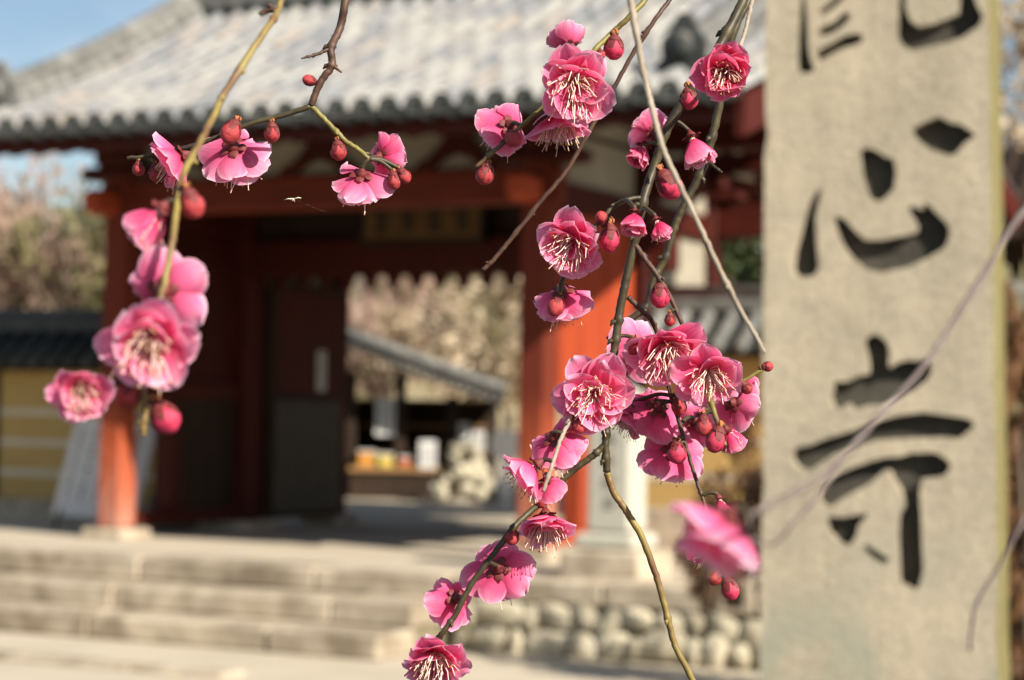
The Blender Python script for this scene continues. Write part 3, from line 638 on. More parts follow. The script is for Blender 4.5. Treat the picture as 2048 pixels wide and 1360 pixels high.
GLY = {
 'kan': [zp([(470,-60),(482,60),(487,150),(492,280),(512,370),(532,410),(510,427),(450,422),(438,380),(445,200),(455,60)], 0),
         zp([(560,72),(640,12),(690,-40),(715,-30),(660,30),(590,78)], 0), zp([(555,190),(590,160),(650,140),(720,75),(748,85),(710,140),(650,185),(580,207)], 0),
         zp([(548,332),(560,300),(650,255),(715,213),(790,203),(818,215),(812,240),(770,262),(690,282),(620,322),(575,352)], 0),
         zp([(1045,-160),(1062,-160),(1070,60),(1100,130),(1150,162),(1230,150),(1330,115),(1390,85),(1400,0),(1395,-160),(1465,-160),(1480,10),(1505,60),(1527,105),(1500,150),(1400,220),(1250,262),(1110,292),(1052,252),(1030,200),(1040,60)], 0)],
 'shin': [zp([(1115,770),(1185,728),(1275,693),(1330,730),(1400,742),(1485,800),(1420,840),(1375,895),(1345,915),(1290,900),(1230,880),(1160,830)], 0),
          zp([(810,885),(870,882),(930,915),(960,938),(990,932),(1003,970),(1012,1020),(1000,1110),(950,1167),(905,1187),(850,1140),(822,1040)], 0),
          [(1670,432),(1690,441),(1712,467),(1729,482),(1762,482),(1806,474),(1833,467),(1838,452),(1830,436),(1819,419),(1823,413),(1846,422),(1852,406),(1866,422),(1884,440),(1896,453),(1897,474),(1888,494),(1854,514),(1813,533),(1759,543),(1732,536),(1705,513),(1685,484),(1674,455)],
          [(1642,379),(1634,410),(1629,440),(1631,484),(1636,538),(1624,551),(1600,552),(1588,538),(1593,501),(1604,467),(1611,437),(1621,405),(1632,387)]],
 'ji': [zp([(880,680),(920,690),(960,730),(972,790),(966,850),(980,882),(1030,850),(1080,835),(1200,840),(1227,880),(1200,940),(1130,990),(1040,1040),(940,1090),(860,1087),(770,1117),(745,1080),(725,1078),(700,1107),(660,1112),(633,1050),(655,1010),(652,965),(740,960),(800,925),(858,918),(865,870),(855,800),(835,720)], 440),
        zp([(1478,1215),(1440,1180),(1330,1163),(1180,1143),(1020,1163),(900,1198),(780,1248),(600,1298),(500,1343),(425,1350),(412,1420),(450,1462),(500,1477),(560,1440),(640,1385),(750,1345),(900,1295),(1100,1285),(1300,1277),(1390,1287),(1440,1245)], 440),
        zp([(568,290),(580,220),(650,160),(760,110),(860,75),(960,48),(1050,45),(1110,22),(1140,25),(1250,20),(1310,60),(1337,100),(1300,147),(1240,157),(1165,165),(1150,260),(1160,400),(1165,560),(1172,720),(1140,827),(1100,802),(1045,785),(1040,640),(1033,500),(1040,390),(1075,330),(1060,260),(1040,210),(1005,172),(985,115),(950,112),(850,200),(760,245),(680,292),(630,332),(590,322)], 900),
        zp([(613,400),(700,405),(852,378),(790,440),(775,510),(735,562),(680,537),(630,482)], 900), zp([(828,563),(880,590),(972,650),(950,672),(890,642),(845,602)], 900)]}
pil = thing('stone_pillar', 'tall granite pillar deeply carved with large brush-style characters', 'pillar', Vector((PC.x, PC.y, 0)))
LOC = Matrix(((PU.x, PN.x, 0), (PU.y, PN.y, 0), (0, 0, 1)))      # local a, outwards, z
def P3(a, z, dpt=0.0): v = LOC @ Vector((a, dpt, 0)); return Vector((v.x, v.y, z+PC.z))
def resample(px):                                                  # rounded brush outline
    pts = [onpil(*q) for q in px]; n = len(pts); out = []
    for i in range(n):
        a, b_ = pts[i], pts[(i+1) % n]; out += [a.lerp(b_, .1), a.lerp(b_, .9)]
    ccw = sum(out[i].x*out[(i+1) % len(out)].y-out[(i+1) % len(out)].x*out[i].y for i in range(len(out))) > 0; m_ = len(out); res = []
    for i in range(m_):                                            # the cut widens slightly towards the face
        tn = (out[(i+1) % m_]-out[i-1]).normalized(); nn = Vector((tn.y, -tn.x)) * (1 if ccw else -1); res.append(out[i]+nn*.0021)
    return res
DP = .03
holes = {k: [resample(q) for q in v] for k, v in GLY.items()}
def area(q): return sum(q[i].x*q[(i+1) % len(q)].y-q[(i+1) % len(q)].x*q[i].y for i in range(len(q)))
allh = [h for v in holes.values() for h in v]
polys = [outer]+[h if area(h) < 0 else h[::-1] for h in allh]
flat = [p for q in polys for p in q]
tri = tessellate_polygon([[Vector((p.x, p.y, 0)) for p in q] for q in polys])
b = MB()
def orient(t3):
    a, c, d = (flat[i] for i in t3); return t3 if (c.x-a.x)*(d.y-a.y)-(c.y-a.y)*(d.x-a.x) > 0 else (t3[0], t3[2], t3[1])
b.add([P3(p.x, p.y) for p in flat], [orient(tuple(x)) for x in tri])
for q in polys[1:]:
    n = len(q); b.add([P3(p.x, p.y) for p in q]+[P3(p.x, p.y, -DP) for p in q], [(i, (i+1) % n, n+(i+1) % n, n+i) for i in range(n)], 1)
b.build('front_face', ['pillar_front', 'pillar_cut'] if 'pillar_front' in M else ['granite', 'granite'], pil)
front_me = bpy.data.objects['front_face'].data
m, n, bs, out = newmat('weathered_pillar_granite')
f1 = noisy(n, 3.2, 8, coord='Object'); f2 = noisy(n, 95, 4); f3 = noisy(n, 7, 6); f4 = noisy(n, 17, 5); f5 = noisy(n, 2.2, 5, stretch=(5, 5, .35))
r = ramp(n, [(.32, (.40, .345, .25)), (.68, (.50, .42, .302))]); n.links.new(f1, r.inputs[0])
sp = ramp(n, [(.34, (.80, .80, .80)), (.58, (1.04, 1.04, 1.04))]); n.links.new(f2, sp.inputs[0]); c = mixc(n, 1.0, r.outputs[0], sp.outputs[0], 'MULTIPLY')
tcx = n.nodes.new('ShaderNodeTexCoord'); sx = n.nodes.new('ShaderNodeSeparateXYZ'); n.links.new(tcx.outputs['Object'], sx.inputs[0])
mr = n.nodes.new('ShaderNodeMapRange'); mr.inputs['From Min'].default_value = PC.z-.30; mr.inputs['From Max'].default_value = PC.z-.62; mr.inputs['To Max'].default_value = .9; n.links.new(sx.outputs['Z'], mr.inputs[0])
lr = ramp(n, [(.42, (0, 0, 0)), (.56, (1, 1, 1))]); n.links.new(f3, lr.inputs[0]); mm = n.nodes.new('ShaderNodeMath'); mm.operation = 'MULTIPLY'; n.links.new(lr.outputs[0], mm.inputs[0]); n.links.new(mr.outputs[0], mm.inputs[1])
g4 = ramp(n, [(.30, (.90, .905, .91)), (.62, (1.04, 1.03, 1.02))]); n.links.new(f4, g4.inputs[0]); c = mixc(n, 1.0, c, g4.outputs[0], 'MULTIPLY')
g5 = ramp(n, [(.40, (.90, .91, .90)), (.60, (1.02, 1.02, 1.02))]); n.links.new(f5, g5.inputs[0]); c = mixc(n, 1.0, c, g5.outputs[0], 'MULTIPLY')
c = mixc(n, mm.outputs[0], c, (.31, .30, .225)); n.links.new(c, bs.inputs['Base Color']); bs.inputs['Roughness'].default_value = .9; bs.inputs['Specular IOR Level'].default_value = .15; bump(n, bs, f2, .5, .006); M['pillar_front'] = m
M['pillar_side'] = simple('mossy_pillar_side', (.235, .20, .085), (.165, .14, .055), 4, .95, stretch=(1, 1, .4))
M['carved'] = simple('dark_cut_floor', (.080, .073, .058), (.045, .041, .033), 22, .9)  # floors of the carved strokes, darker than the pillar face
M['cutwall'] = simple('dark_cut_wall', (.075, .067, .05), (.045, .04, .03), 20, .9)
front_me.materials.clear(); front_me.materials.append(M['pillar_front']); front_me.materials.append(M['cutwall'])
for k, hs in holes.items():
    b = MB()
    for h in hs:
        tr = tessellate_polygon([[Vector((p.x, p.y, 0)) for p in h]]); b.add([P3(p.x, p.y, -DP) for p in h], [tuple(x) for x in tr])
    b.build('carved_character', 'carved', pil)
b = MB(); dep = .43; ch = .006
o0 = [P3(p.x, p.y) for p in outer]; o1 = [P3(p.x, p.y, -dep) for p in outer]
no = len(o0); b.add(o0+o1, [(i, (i+1) % no, no+(i+1) % no, no+i) for i in range(no)]); b.add([o1[0], o1[_n], o1[_n+1], o1[-1]], [(0, 3, 2, 1)]); b.build('side_faces', 'pillar_side', pil)
outer = [outer[-1], outer[0], outer[_n], outer[_n+1]]; o0 = [P3(p.x, p.y) for p in outer]; o1 = [P3(p.x, p.y, -dep) for p in outer]
cx = (outer[2].x+outer[3].x)/2; b = MB(); b.add([o0[3], o0[2], o1[2], o1[3], P3(cx, ZT+.22, -dep/2)], [(0,1,4),(1,2,4),(2,3,4),(3,0,4)]); b.build('peaked_top', 'pillar_front', pil)
b = MB(); b.box(-.42, .42, -.40, .40, -.05, .16, bev=.03); o = b.build('plinth', 'stepstone', pil); o.location = (-PN.x*.2, -PN.y*.2, 0); o.rotation_euler = (0, 0, math.atan2(PU.y, PU.x))

# ------------------------------------------------------------------ trees and hedges
def crown_mesh(seed, n, leaf, mat, clumps=26, flat=1.0, elong=1.0, hang=0.0):
    rnd = random.Random(seed); b = MB(); vs = []; fs = []
    cs = []
    for _ in range(clumps):
        v = Vector((rnd.gauss(0, 1), rnd.gauss(0, 1), rnd.gauss(0, 1))).normalized()*rnd.uniform(.45, .92)
        cs.append((v, rnd.uniform(.18, .36)))
    for _ in range(n):
        c, r = rnd.choice(cs); d = Vector((rnd.gauss(0, 1), rnd.gauss(0, 1), rnd.gauss(0, 1))); p = c + d*r*.5; p.z = p.z*flat - hang*rnd.random()*.6
        q = Quaternion((rnd.gauss(0, 1), rnd.gauss(0, 1), rnd.gauss(0, 1), rnd.gauss(0, 1))).normalized()
        a = q @ Vector((leaf*rnd.uniform(.6, 1.2), 0, 0)); c2 = q @ Vector((0, leaf*elong*rnd.uniform(.5, 1.0), 0))
        if hang: c2 = Vector((0, 0, leaf*elong)) + c2*.3
        o = len(vs); vs += [p-a, p-c2, p+a, p+c2]; fs.append((o, o+1, o+2, o+3))
    b.add(vs, fs); return b.mesh('crown', mat)
def trunk_mesh(seed, mat='bark', n=7):
    rnd = random.Random(seed); b = MB()
    b.tube(catmull([(0, 0, -1.35), (.02, .03, -.8), (-.03, .02, -.3), (.03, -.02, .25)], 4), [.11-.006*i for i in range(13)], 8)
    for k in range(n):
        a = 2*math.pi*k/n+rnd.uniform(-.4, .4); z0 = rnd.uniform(-.7, .1); e = Vector((math.cos(a)*rnd.uniform(.5, .8), math.sin(a)*rnd.uniform(.5, .8), z0+rnd.uniform(.35, .75)))
        pts = catmull([(0, 0, z0), (e.x*.4, e.y*.4, z0+.22), e], 4); b.tube(pts, [.05*(1-i/len(pts))+.008 for i in range(len(pts))], 6)
        for q in range(3):
            p = pts[3+q*2 if 3+q*2 < len(pts) else -1]; e2 = p+Vector((rnd.uniform(-.3, .3), rnd.uniform(-.3, .3), rnd.uniform(.1, .4))); b.tube([p, (p+e2)/2+Vector((.02, .03, .02)), e2], [.02, .014, .006], 5)
    return b.mesh('trunk', mat)
TRK = [trunk_mesh(i) for i in range(3)]
CR = {'bare': [crown_mesh(i, 2600, .035, 'leaf_bare', elong=2.2) for i in (1, 2, 3)], 'olive': [crown_mesh(i, 3000, .05, 'leaf_olive') for i in (4, 5)], 'green': [crown_mesh(i, 3400, .055, 'leaf_green') for i in (6, 7)],
      'pink': [crown_mesh(i, 2000, .032, 'leaf_pink', hang=.5, elong=1.6) for i in (8, 9)]}
LAB = {'bare': ('bare_tree', 'bare tan winter tree on the hillside behind the gate'), 'olive': ('broadleaf_tree', 'olive green tree on the hillside behind the gate'),
       'green': ('evergreen_tree', 'dark evergreen tree on the hillside behind the gate'), 'pink': ('plum_tree', 'pink blossoming plum tree on the hillside behind the gate')}
def tree(kind, x, y, z, h, r, label=None, group=None):
    nm, lb = LAB[kind]; t = thing(nm, label or lb, 'tree', (x, y, z), random.uniform(0, 6), group or (None if label else nm.replace('_', ' ')+'s on the hillside'))
    tr = obj('trunk', random.choice(TRK), t, (0, 0, h*.5)); tr.scale = (r*.9, r*.9, h*.40)
    c = obj('crown', random.choice(CR[kind]), t, (0, 0, h*.62)); c.scale = (r, r, h*.40)
rnd = random.Random(21)
for k in range(64):
    y = rnd.uniform(62, 130); x = rnd.uniform(-.34, .30)*y; kind = rnd.choices(('bare', 'olive', 'green', 'pink'), (.52, .32, .08, .08))[0]
    tree(kind, x, y, hillz(x, y)-.2, rnd.uniform(3.4, 5.4), rnd.uniform(1.8, 3.0))
def ptree(kind, px, dist, h, r, label, zb=.45): q = at(px, 900, dist); tree(kind, q.x, q.y, zb, h, r, label)
ptree('pink', 45, 27, 4.2, 1.3, 'pink weeping plum tree behind the short ochre wall')
ptree('pink', -70, 26, 4.0, 1.4, 'pale pink weeping plum tree at the open end of the short ochre wall')
ptree('olive', 160, 25.5, 3.7, 1.15, 'olive green tree between the pink plums and the left gate post')
ptree('bare', 215, 30, 4.5, 1.3, 'bare tan tree close behind the left gate post')
ptree('olive', 60, 32, 4.3, 1.5, 'olive green tree behind the pink weeping plum')
ptree('green', 130, 30, 3.8, 1.2, 'dark evergreen between the pink plum and the ochre wall')
ptree('pink', 760, 40, 4.2, 1.9, 'pale pink plum tree above the stall roof')
ptree('bare', 930, 38, 3.9, 1.8, 'bare tan tree above the low end of the stall roof')
ptree('olive', 1020, 44, 3.6, 1.3, 'olive tree beside the right front gate post seen through the gate')
ptree('green', 1450, 26, 5.4, 2.1, 'dark evergreen shrub tree behind the right ochre wall')
ptree('green', 1560, 24, 3.0, 1.5, 'dark evergreen tree behind the tall carved pillar')
ptree('bare', 2040, 40, 8.4, 2.0, 'tall bare tree right of the carved pillar')
def hedge(px, py, dist, w, h, mat, label, z=0.0):
    q = at(px, py, dist); t = thing('shrub', label, 'shrub', (q.x, q.y, z)); c = obj('foliage', crown_mesh(px, 2600, .06, mat, 20), t, (0, 0, h*.5)); c.scale = (w/2, w/2.4, h*.55)
    b = MB()
    for k in range(6): a = k*1.05; b.tube([(.02*math.cos(a), .02*math.sin(a), -.02), (w*.15*math.cos(a), w*.15*math.sin(a), h*.35), (w*.28*math.cos(a), w*.28*math.sin(a), h*.75)], [.03, .02, .008], 5)
    b.build('stems', 'bark', t)
hedge(1470, 1000, 11.6, .55, .95, 'leaf_red', 'russet leafed shrub beside the carved pillar and the inscribed stone', .45)
hedge(1420, 1120, 11.4, .35, .40, 'leaf_red', 'low dark russet shrub in front of the ochre wall', .45)
hedge(2075, 900, 8.5, .9, 1.9, 'leaf_red', 'tall russet shrub right of the carved pillar')
hedge(2050, 620, 10.5, .8, 2.2, 'leaf_olive', 'leafy green shrub right of the carved pillar')
# dark roofed house far right behind the pillar
p = at(2080, 600, 20); hs = thing('house', 'low timber house with dark tiled roof right of the carved pillar', 'house', (p.x, p.y, 0), R_(-20))
bx('wall', 'darkwood', hs, -1.8, 2.6, 0, 3, 0, 3.2); bx('plaster_band', 'plaster', hs, -1.7, 2.5, -.02, .02, 2.3, 2.8)
b = MB(); b.add([(-2.3, -.7, 3.1), (3.1, -.7, 3.1), (3.1, 1.5, 4.15), (-2.3, 1.5, 4.15), (-2.3, 3.7, 3.1), (3.1, 3.7, 3.1)], [(0,1,2,3),(3,2,5,4),(0,4,5,1),(0,3,4),(1,5,2)]); rfo = b.build('roof', 'darkwood', hs)
for k in range(24):
    b = MB(); b.tube([(-2.2+.22*k, -.72, 3.11), (-2.2+.22*k, 1.5, 4.17)], .05, 6); b.build('roof_tile_row', 'darkwood', rfo)
for x in (-1.2, .2, 1.6):
    wd = bx('window', 'tan_wood', hs, x-.4, x+.4, -.05, -.022, .9, 2.0); bx('pane', 'paper', wd, x-.35, x+.35, -.056, -.05, .95, 1.95)

# ------------------------------------------------------------------ plum blossom
def petal_mesh(seed, cup, curl, mat):
    rnd = random.Random(seed); NU, NV = 9, 9; vs = []; al = []; ed = []; uvs = []
    ph, ph2, am = rnd.uniform(0, 6.28), rnd.uniform(0, 6.28), rnd.uniform(.03, .075); notch = rnd.uniform(0, .05); W = rnd.uniform(.80, .95)
    for j in range(NV):
        v = j/(NV-1); q = (v-.56)/.45
        w = .055*(1-v) + .5*W*math.sqrt(max(0, 1-q*q)) if abs(q) < 1 else .055*(1-v)
        if v < .3: w = min(w, .05+.95*v*W)
        for i in range(NU):
            u = -1+2*i/(NU-1); x = u*w; y = v
            if v > .9: y -= notch*(1-abs(u))*(v-.9)*10
            rr = min(1.0, math.hypot(u*w/.5, (v-.5)/.5)); edge = max(abs(u)**1.5*(.3+.7*v), v)
            z = cup*(x*x)*2.0 + curl*v*v - .10*v + am*math.sin(2.6*u+ph)*v*v + .6*am*math.sin(5.2*u+ph2)*v**3 - .035*math.exp(-(u/.22)**2)*v*(1.2-v) + .02*math.sin(9*v+ph)*u
            if v > .85: z -= rnd.uniform(.0, .035)*(v-.85)*6
            vs.append((x, y, z)); al.append(v); ed.append(min(1, max(edge, abs(u)**3*min(1, v*1.6)))); uvs.append((u*.5+.5, v))
    fs = [(j*NU+i, j*NU+i+1, (j+1)*NU+i+1, (j+1)*NU+i) for j in range(NV-1) for i in range(NU-1)]
    me = bpy.data.meshes.new('petal'); me.from_pydata(vs, [], fs); me.materials.append(M[mat])
    for nm, data in (('along', al), ('edge', ed)): a = me.attributes.new(nm, 'FLOAT', 'POINT'); a.data.foreach_set('value', data)
    uvl = me.uv_layers.new(name='UVMap')
    for lp in me.loops: uvl.data[lp.index].uv = uvs[lp.vertex_index]
    me.polygons.foreach_set('use_smooth', [True]*len(fs)); me.update(); return me
PET = {(mt, c): [petal_mesh(100*hash_+i, *({'open': (.55, .20), 'cup': (1.25, .42)}[c]), mt) for i in range(6)] for hash_, mt in enumerate(('petal', 'petal_deep', 'petal_pale')) for c in ('open', 'cup')}
def calyx_mesh(seed):
    rnd = random.Random(seed); b = MB()
    b.lathe([(.004, -.155), (.035, -.15), (.045, -.12), (.075, -.08), (.10, -.035), (.085, .0), (.004, .005)], 12)
    for k in range(5):
        a = 2*math.pi*k/5+.3; ca, sa = math.cos(a), math.sin(a); vv = []
        for l, w, z in ((.06, .04, -.035), (.11, .065, -.035), (.155, .058, -.03), (.19, .02, -.015)):
            for u in (-1, 0, 1): x, y = l, u*w; vv.append((x*ca-y*sa, x*sa+y*ca, z+.02*u*u-rnd.uniform(0, .012)))
        b.add(vv, [(3*i+j, 3*i+j+1, 3*i+4+j, 3*i+3+j) for i in range(3) for j in range(2)], 0, True)
    return b.mesh('blossom', 'calyx')
CAL = [calyx_mesh(i) for i in range(3)]
def bud_meshes(seed, kind):
    rnd = random.Random(seed); b = MB()
    def sq(p, a): f_ = 1+.05*math.sin(3*a+p.z*4+seed); return Vector((p.x*f_, p.y*f_, p.z))
    b.lathe([(.02, -.95), (.45, -.85), (.80, -.5), (.98, -.05), (.96, .35), (.74, .75), (.40, 1.0), (.06, 1.08)], 14, 0, None, sq)
    for k in range(4):                                   # overlapping petal edges wrapped round the tip
        a0 = k*1.57+rnd.random(); vv = []
        for i in range(6):
            a = a0+i*.36; zt = .95-.16*abs(i-2.5)
            for r_, z in ((1.03, -.1), (1.04, .3), (.82, .70), (.46, zt+.06)): vv.append((r_*math.cos(a), r_*math.sin(a), z if z < .9 else min(z, 1.1)))
        b.add(vv, [(4*i+j, 4*i+4+j, 4*i+5+j, 4*i+1+j) for i in range(5) for j in range(3)], 0, True)
    body = b.mesh('bud', kind)
    b = MB(); b.lathe([(.10, -1.6), (.26, -1.55), (.30, -1.2), (.62, -.92), (.88, -.55)], 12, 0)
    for k in range(5):
        a = 2*math.pi*k/5; ca, sa = math.cos(a), math.sin(a); vv = []
        for rr, w, z in ((.72, .42, -.72), (.98, .40, -.3), (1.06, .30, .1), (1.0, .08, .4)):
            for u in (-1, 0, 1): x, y = rr+.02-.07*u*u, u*w; vv.append((x*ca-y*sa, x*sa+y*ca, z))
        b.add(vv, [(3*i+j, 3*i+j+1, 3*i+4+j, 3*i+3+j) for i in range(3) for j in range(2)], 0, True)
    cal = b.mesh('bud_calyx', 'calyx')
    b = MB()
    for k in range(5):
        a = k*1.3; ca, sa = math.cos(a), math.sin(a); z0 = -1.75+.1*(k % 3); vv = []
        for rr, w, z in ((.12, .2, 0), (.42, .24, .22), (.40, .1, .5)):
            for u in (-1, 0, 1): x, y = rr-.05*u*u, u*w; vv.append((x*ca-y*sa, x*sa+y*ca, z0+z))
        b.add(vv, [(3*i+j, 3*i+j+1, 3*i+4+j, 3*i+3+j) for i in range(2) for j in range(2)], 0, True)
    return body, cal, b.mesh('bud_scales', 'scale')
BUD = {k: [bud_meshes(i, k) for i in range(2)] for k in ('bud', 'bud_red')}
FR = random.Random(77)
def basis(zv, spin):
    q = zv.to_track_quat('Z', 'Y'); return q.to_matrix() @ Matrix.Rotation(spin, 3, 'Z')
def blossom(parent, org, fdir, dia, opn, mat, ncount=(5, 5, 2), stam=True):
    Mx = basis(fdir, FR.uniform(0, 6.28)); o = obj('blossom', FR.choice(CAL), parent)
    o.matrix_local = Matrix.Translation(org-parent.location) @ Mx.to_4x4() @ Matrix.Scale(dia, 4)
    sets = PET[(mat, 'open' if opn > .7 else 'cup')]
    off = FR.uniform(0, 6.28)
    for ly, (n_, th, ln, z0) in enumerate(((ncount[0], 84, .52, .0), (ncount[1], 66, .47, .012), (ncount[2], 48, .33, .02))):
        for k in range(n_):
            a = off + 2*math.pi*(k+.5*(ly % 2))/max(n_, 1) + FR.uniform(-.18, .18); t = R_(th*opn+FR.uniform(-13, 11)); L = ln*FR.uniform(.86, 1.08)
            d = Vector((math.sin(t)*math.cos(a), math.sin(t)*math.sin(a), math.cos(t))); nz_ = Vector((-math.cos(t)*math.cos(a), -math.cos(t)*math.sin(a), math.sin(t))); xx = d.cross(nz_)
            m3 = Matrix((xx, d, nz_)).transposed() @ Matrix.Rotation(FR.uniform(-.28, .28), 3, 'Y')
            p = obj('petal', FR.choice(sets), o)
            p.matrix_local = Matrix.Translation(Vector((0, 0, z0)) + d*.03) @ m3.to_4x4() @ Matrix.Diagonal((L*FR.uniform(.94, 1.1), L, L, 1))
    if stam:
        b = MB(); down = (Mx.inverted() @ Vector((0, 0, -1)))
        for k in range(60):
            a = FR.uniform(0, 6.28); t = R_(58*opn)*math.sqrt(FR.random()); L = FR.uniform(.26, .50); d = Vector((math.sin(t)*math.cos(a), math.sin(t)*math.sin(a), math.cos(t)))
            p0 = Vector((.03*math.cos(a), .03*math.sin(a), .0)); p1 = p0+d*L*.35; p2 = p0+d*L*.7+down*.035*L/.4+Vector((FR.uniform(-.03, .03), FR.uniform(-.03, .03), 0)); p3 = p0+d*L*.95+down*.10*L/.4+Vector((FR.uniform(-.05, .05), FR.uniform(-.05, .05), FR.uniform(-.02, .02)))
            b.tube([p0, p1, p2, p3], [.0082, .0074, .0066, .0052], 4, 0, False)
            b.lathe([(.003, -.012), (.012, -.003), (.010, .008), (.003, .013)], 5, 1, Matrix.Translation(p3))
        b.tube([(0, 0, 0), (.01, 0, .15), (.0, .01, .30)], [.018, .012, .010], 5, 0)
        b.build('stamens', ['stamen', 'anther'], o)
    return o
def plum_branch(label, twigs, flowers=(), buds=(), group='hanging plum branches'):
    """twigs: (material, r0_mm, r1_mm, [(px, py, depth)...]); flowers: (px, py, diameter px, facing, open, material, extra depth m); buds: (px, py, radius px, direction, kind)"""
    top = at(*twigs[0][3][0]); t = thing('plum_branch', label, 'branch', top, 0, group)
    samp = []
    for mat, r0, r1, pts in twigs:
        P = catmull([at(*q) for q in pts], 10); nP = len(P); rad = []; rr = random.Random(int(pts[0][0])+int(pts[0][1])*3+len(pts))
        nodes = [i for i in range(6, nP-2) if rr.random() < .05]
        for i in range(nP):
            r_ = (r0+(r1-r0)*i/(nP-1))*.00092; k = min((abs(i-q) for q in nodes), default=9); rad.append(r_*(1.34 if k == 0 else (1.08 if k == 1 else 1.0))*(1+.025*math.sin(i*1.9)))
        P = [p+Vector((rr.gauss(0, 1), rr.gauss(0, 1), rr.gauss(0, 1)))*.00008 for p in P]
        b = MB(); b.tube([p-top for p in P], rad, 9)
        for i in nodes:                                   # short spur buds at the nodes
            d = Vector((rr.gauss(0, 1), rr.gauss(0, 1), rr.gauss(0, 1))).normalized(); tn = (P[min(i+1, nP-1)]-P[i-1]).normalized(); d = (d-tn*d.dot(tn)).normalized()
            p = P[i]-top; b.tube([p, p+d*rad[i]*1.15+tn*rad[i]*.5, p+d*rad[i]*1.45+tn*rad[i]*1.2], [rad[i]*.6, rad[i]*.45, rad[i]*.1], 6)
        b.build('twig', mat, t)
        for i, p in enumerate(P): samp.append((p, rad[i]))
    def nearest2(px, py):
        best = None
        for p, r_ in samp:
            c = RM.transposed() @ (p-C0); dpt = -c.z; x = 1024+F*c.x/dpt; y = 680-F*c.y/dpt; q = (x-px)**2+(y-py)**2
            if best is None or q < best[0]: best = (q, p, dpt)
        return best
    def stalk(a, am):
        pts_ = min(samp, key=lambda s_: (s_[0]-a).length)[0]; b = MB(); mid = (a+pts_)/2 + am*.15*(a-pts_).length
        b.tube(catmull([a-top, mid-top, pts_-top], 4), [.0009]*9, 6); b.build('stalk', 'twig_dark', t)
    for (px, py, dpx, fv, opn, mat, dd) in flowers:
        f = facing(fv); _, _, dpt = nearest2(px, py); d = dpt + dd; dia = dpx*d/F*1.05
        fz = Vector(fv).normalized().z; d -= fz*dia*.28
        org = at(px, py, d) - f*dia*.10; blossom(t, org, f, dia, opn, mat, (FR.choice((5, 6)), FR.choice((5, 6)), FR.choice((1, 2, 3, 4)))); stalk(org-f*dia*.14, -f)
    for (px, py, rpx, fv, kind, dd) in buds:
        f = facing(fv); _, np_, dpt = nearest2(px, py); d = dpt+dd; r_ = rpx*d/F; org = at(px, py, d)
        body, cal, scl = FR.choice(BUD[kind]); Mx = basis(f, FR.uniform(0, 6.28))
        o = obj('bud', body, t); o.matrix_local = Matrix.Translation(org-top) @ Mx.to_4x4() @ Matrix.Diagonal((r_, r_, r_*FR.uniform(1.1, 1.3), 1))
        obj('bud_calyx', cal, o); obj('bud_scales', scl, o); stalk(org-f*r_*1.5, -f)
    return t
P_, D_, L_ = 'petal', 'petal_deep', 'petal_pale'
# A: soft branch close to the viewer, left
plum_branch('out of focus olive green plum branch hanging before the left gate post', [
    ('twig_ochre', 1.15, 1.0, [(590, -160, .70), (575, -60, .68), (556, 20, .67), (530, 62, .66), (450, 185, .645), (434, 218, .64), (392, 300, .62), (366, 350, .61), (355, 405, .60), (345, 480, .59), (330, 560, .585), (315, 620, .58), (300, 700, .58), (286, 760, .58), (290, 820, .58), (287, 872, .58)]),
    ('twig_brown', 1.2, .9, [(556, 20, .67), (538, 18, .67), (520, 30, .67)])],
    [(312, 430, 146, (-.55, -.62, -.10), .62, P_, .004), (330, 582, 172, (.08, .02, -1), .95, L_, .006), (298, 684, 190, (.05, -.45, .88), .88, L_, 0), (160, 778, 130, (.12, -.28, .9), .72, P_, .0)],
    [(384, 408, 24, (.35, -.9, .2), 'bud_red', 0), (258, 787, 24, (-.5, -.8, .1), 'bud_red', 0), (331, 836, 28, (.5, -.8, .2), 'bud', 0)])
# B: crisp dark twig, upper left
plum_branch('dark crooked plum twig forking below the grey roof with three pink blossoms', [
    ('twig_brown', 1.9, 1.5, [(735, -160, .86), (712, -60, .85), (692, 0, .84), (680, 55, .84), (662, 96, .835), (664, 130, .835), (640, 166, .835), (622, 212, .835)]),
    ('twig_dark', 1.2, .8, [(622, 212, .835), (560, 232, .835), (500, 248, .835), (432, 275, .835), (390, 290, .835), (330, 305, .835), (290, 313, .835), (254, 316, .835)]),
    ('twig_green', 1.2, 1.0, [(622, 212, .835), (655, 245, .835), (690, 281, .835), (718, 300, .835), (738, 318, .835)]),
    ('twig_brown', .9, .4, [(662, 96, .835), (640, 106, .833), (622, 112, .832), (603, 117, .831)]), ('twig_brown', .9, .4, [(664, 128, .835), (672, 136, .834), (683, 144, .833)])],
    [(352, 318, 132, (-.86, -.46, .08), .88, P_, .002), (470, 306, 142, (.12, -.55, -.72), .92, L_, .006), (722, 362, 122, (-.08, -.72, -.55), .88, L_, .0), (768, 312, 96, (.55, .10, -.62), .8, P_, .006)],
    [(619, 161, 11, (-.8, .2, .5), 'bud_red', 0), (277, 338, 12, (0, -1, .1), 'bud_red', 0), (312, 346, 14, (0, -1, .2), 'bud_red', 0), (544, 266, 15, (0, -1, 0), 'bud_red', 0), (462, 264, 20, (-.3, -.8, .5), 'bud_red', -.008), (677, 302, 16, (.1, -1, .1), 'bud_red', 0), (788, 362, 14, (.1, -1, .2), 'bud_red', .002), (808, 352, 13, (.5, -.8, .2), 'bud_red', .002)])
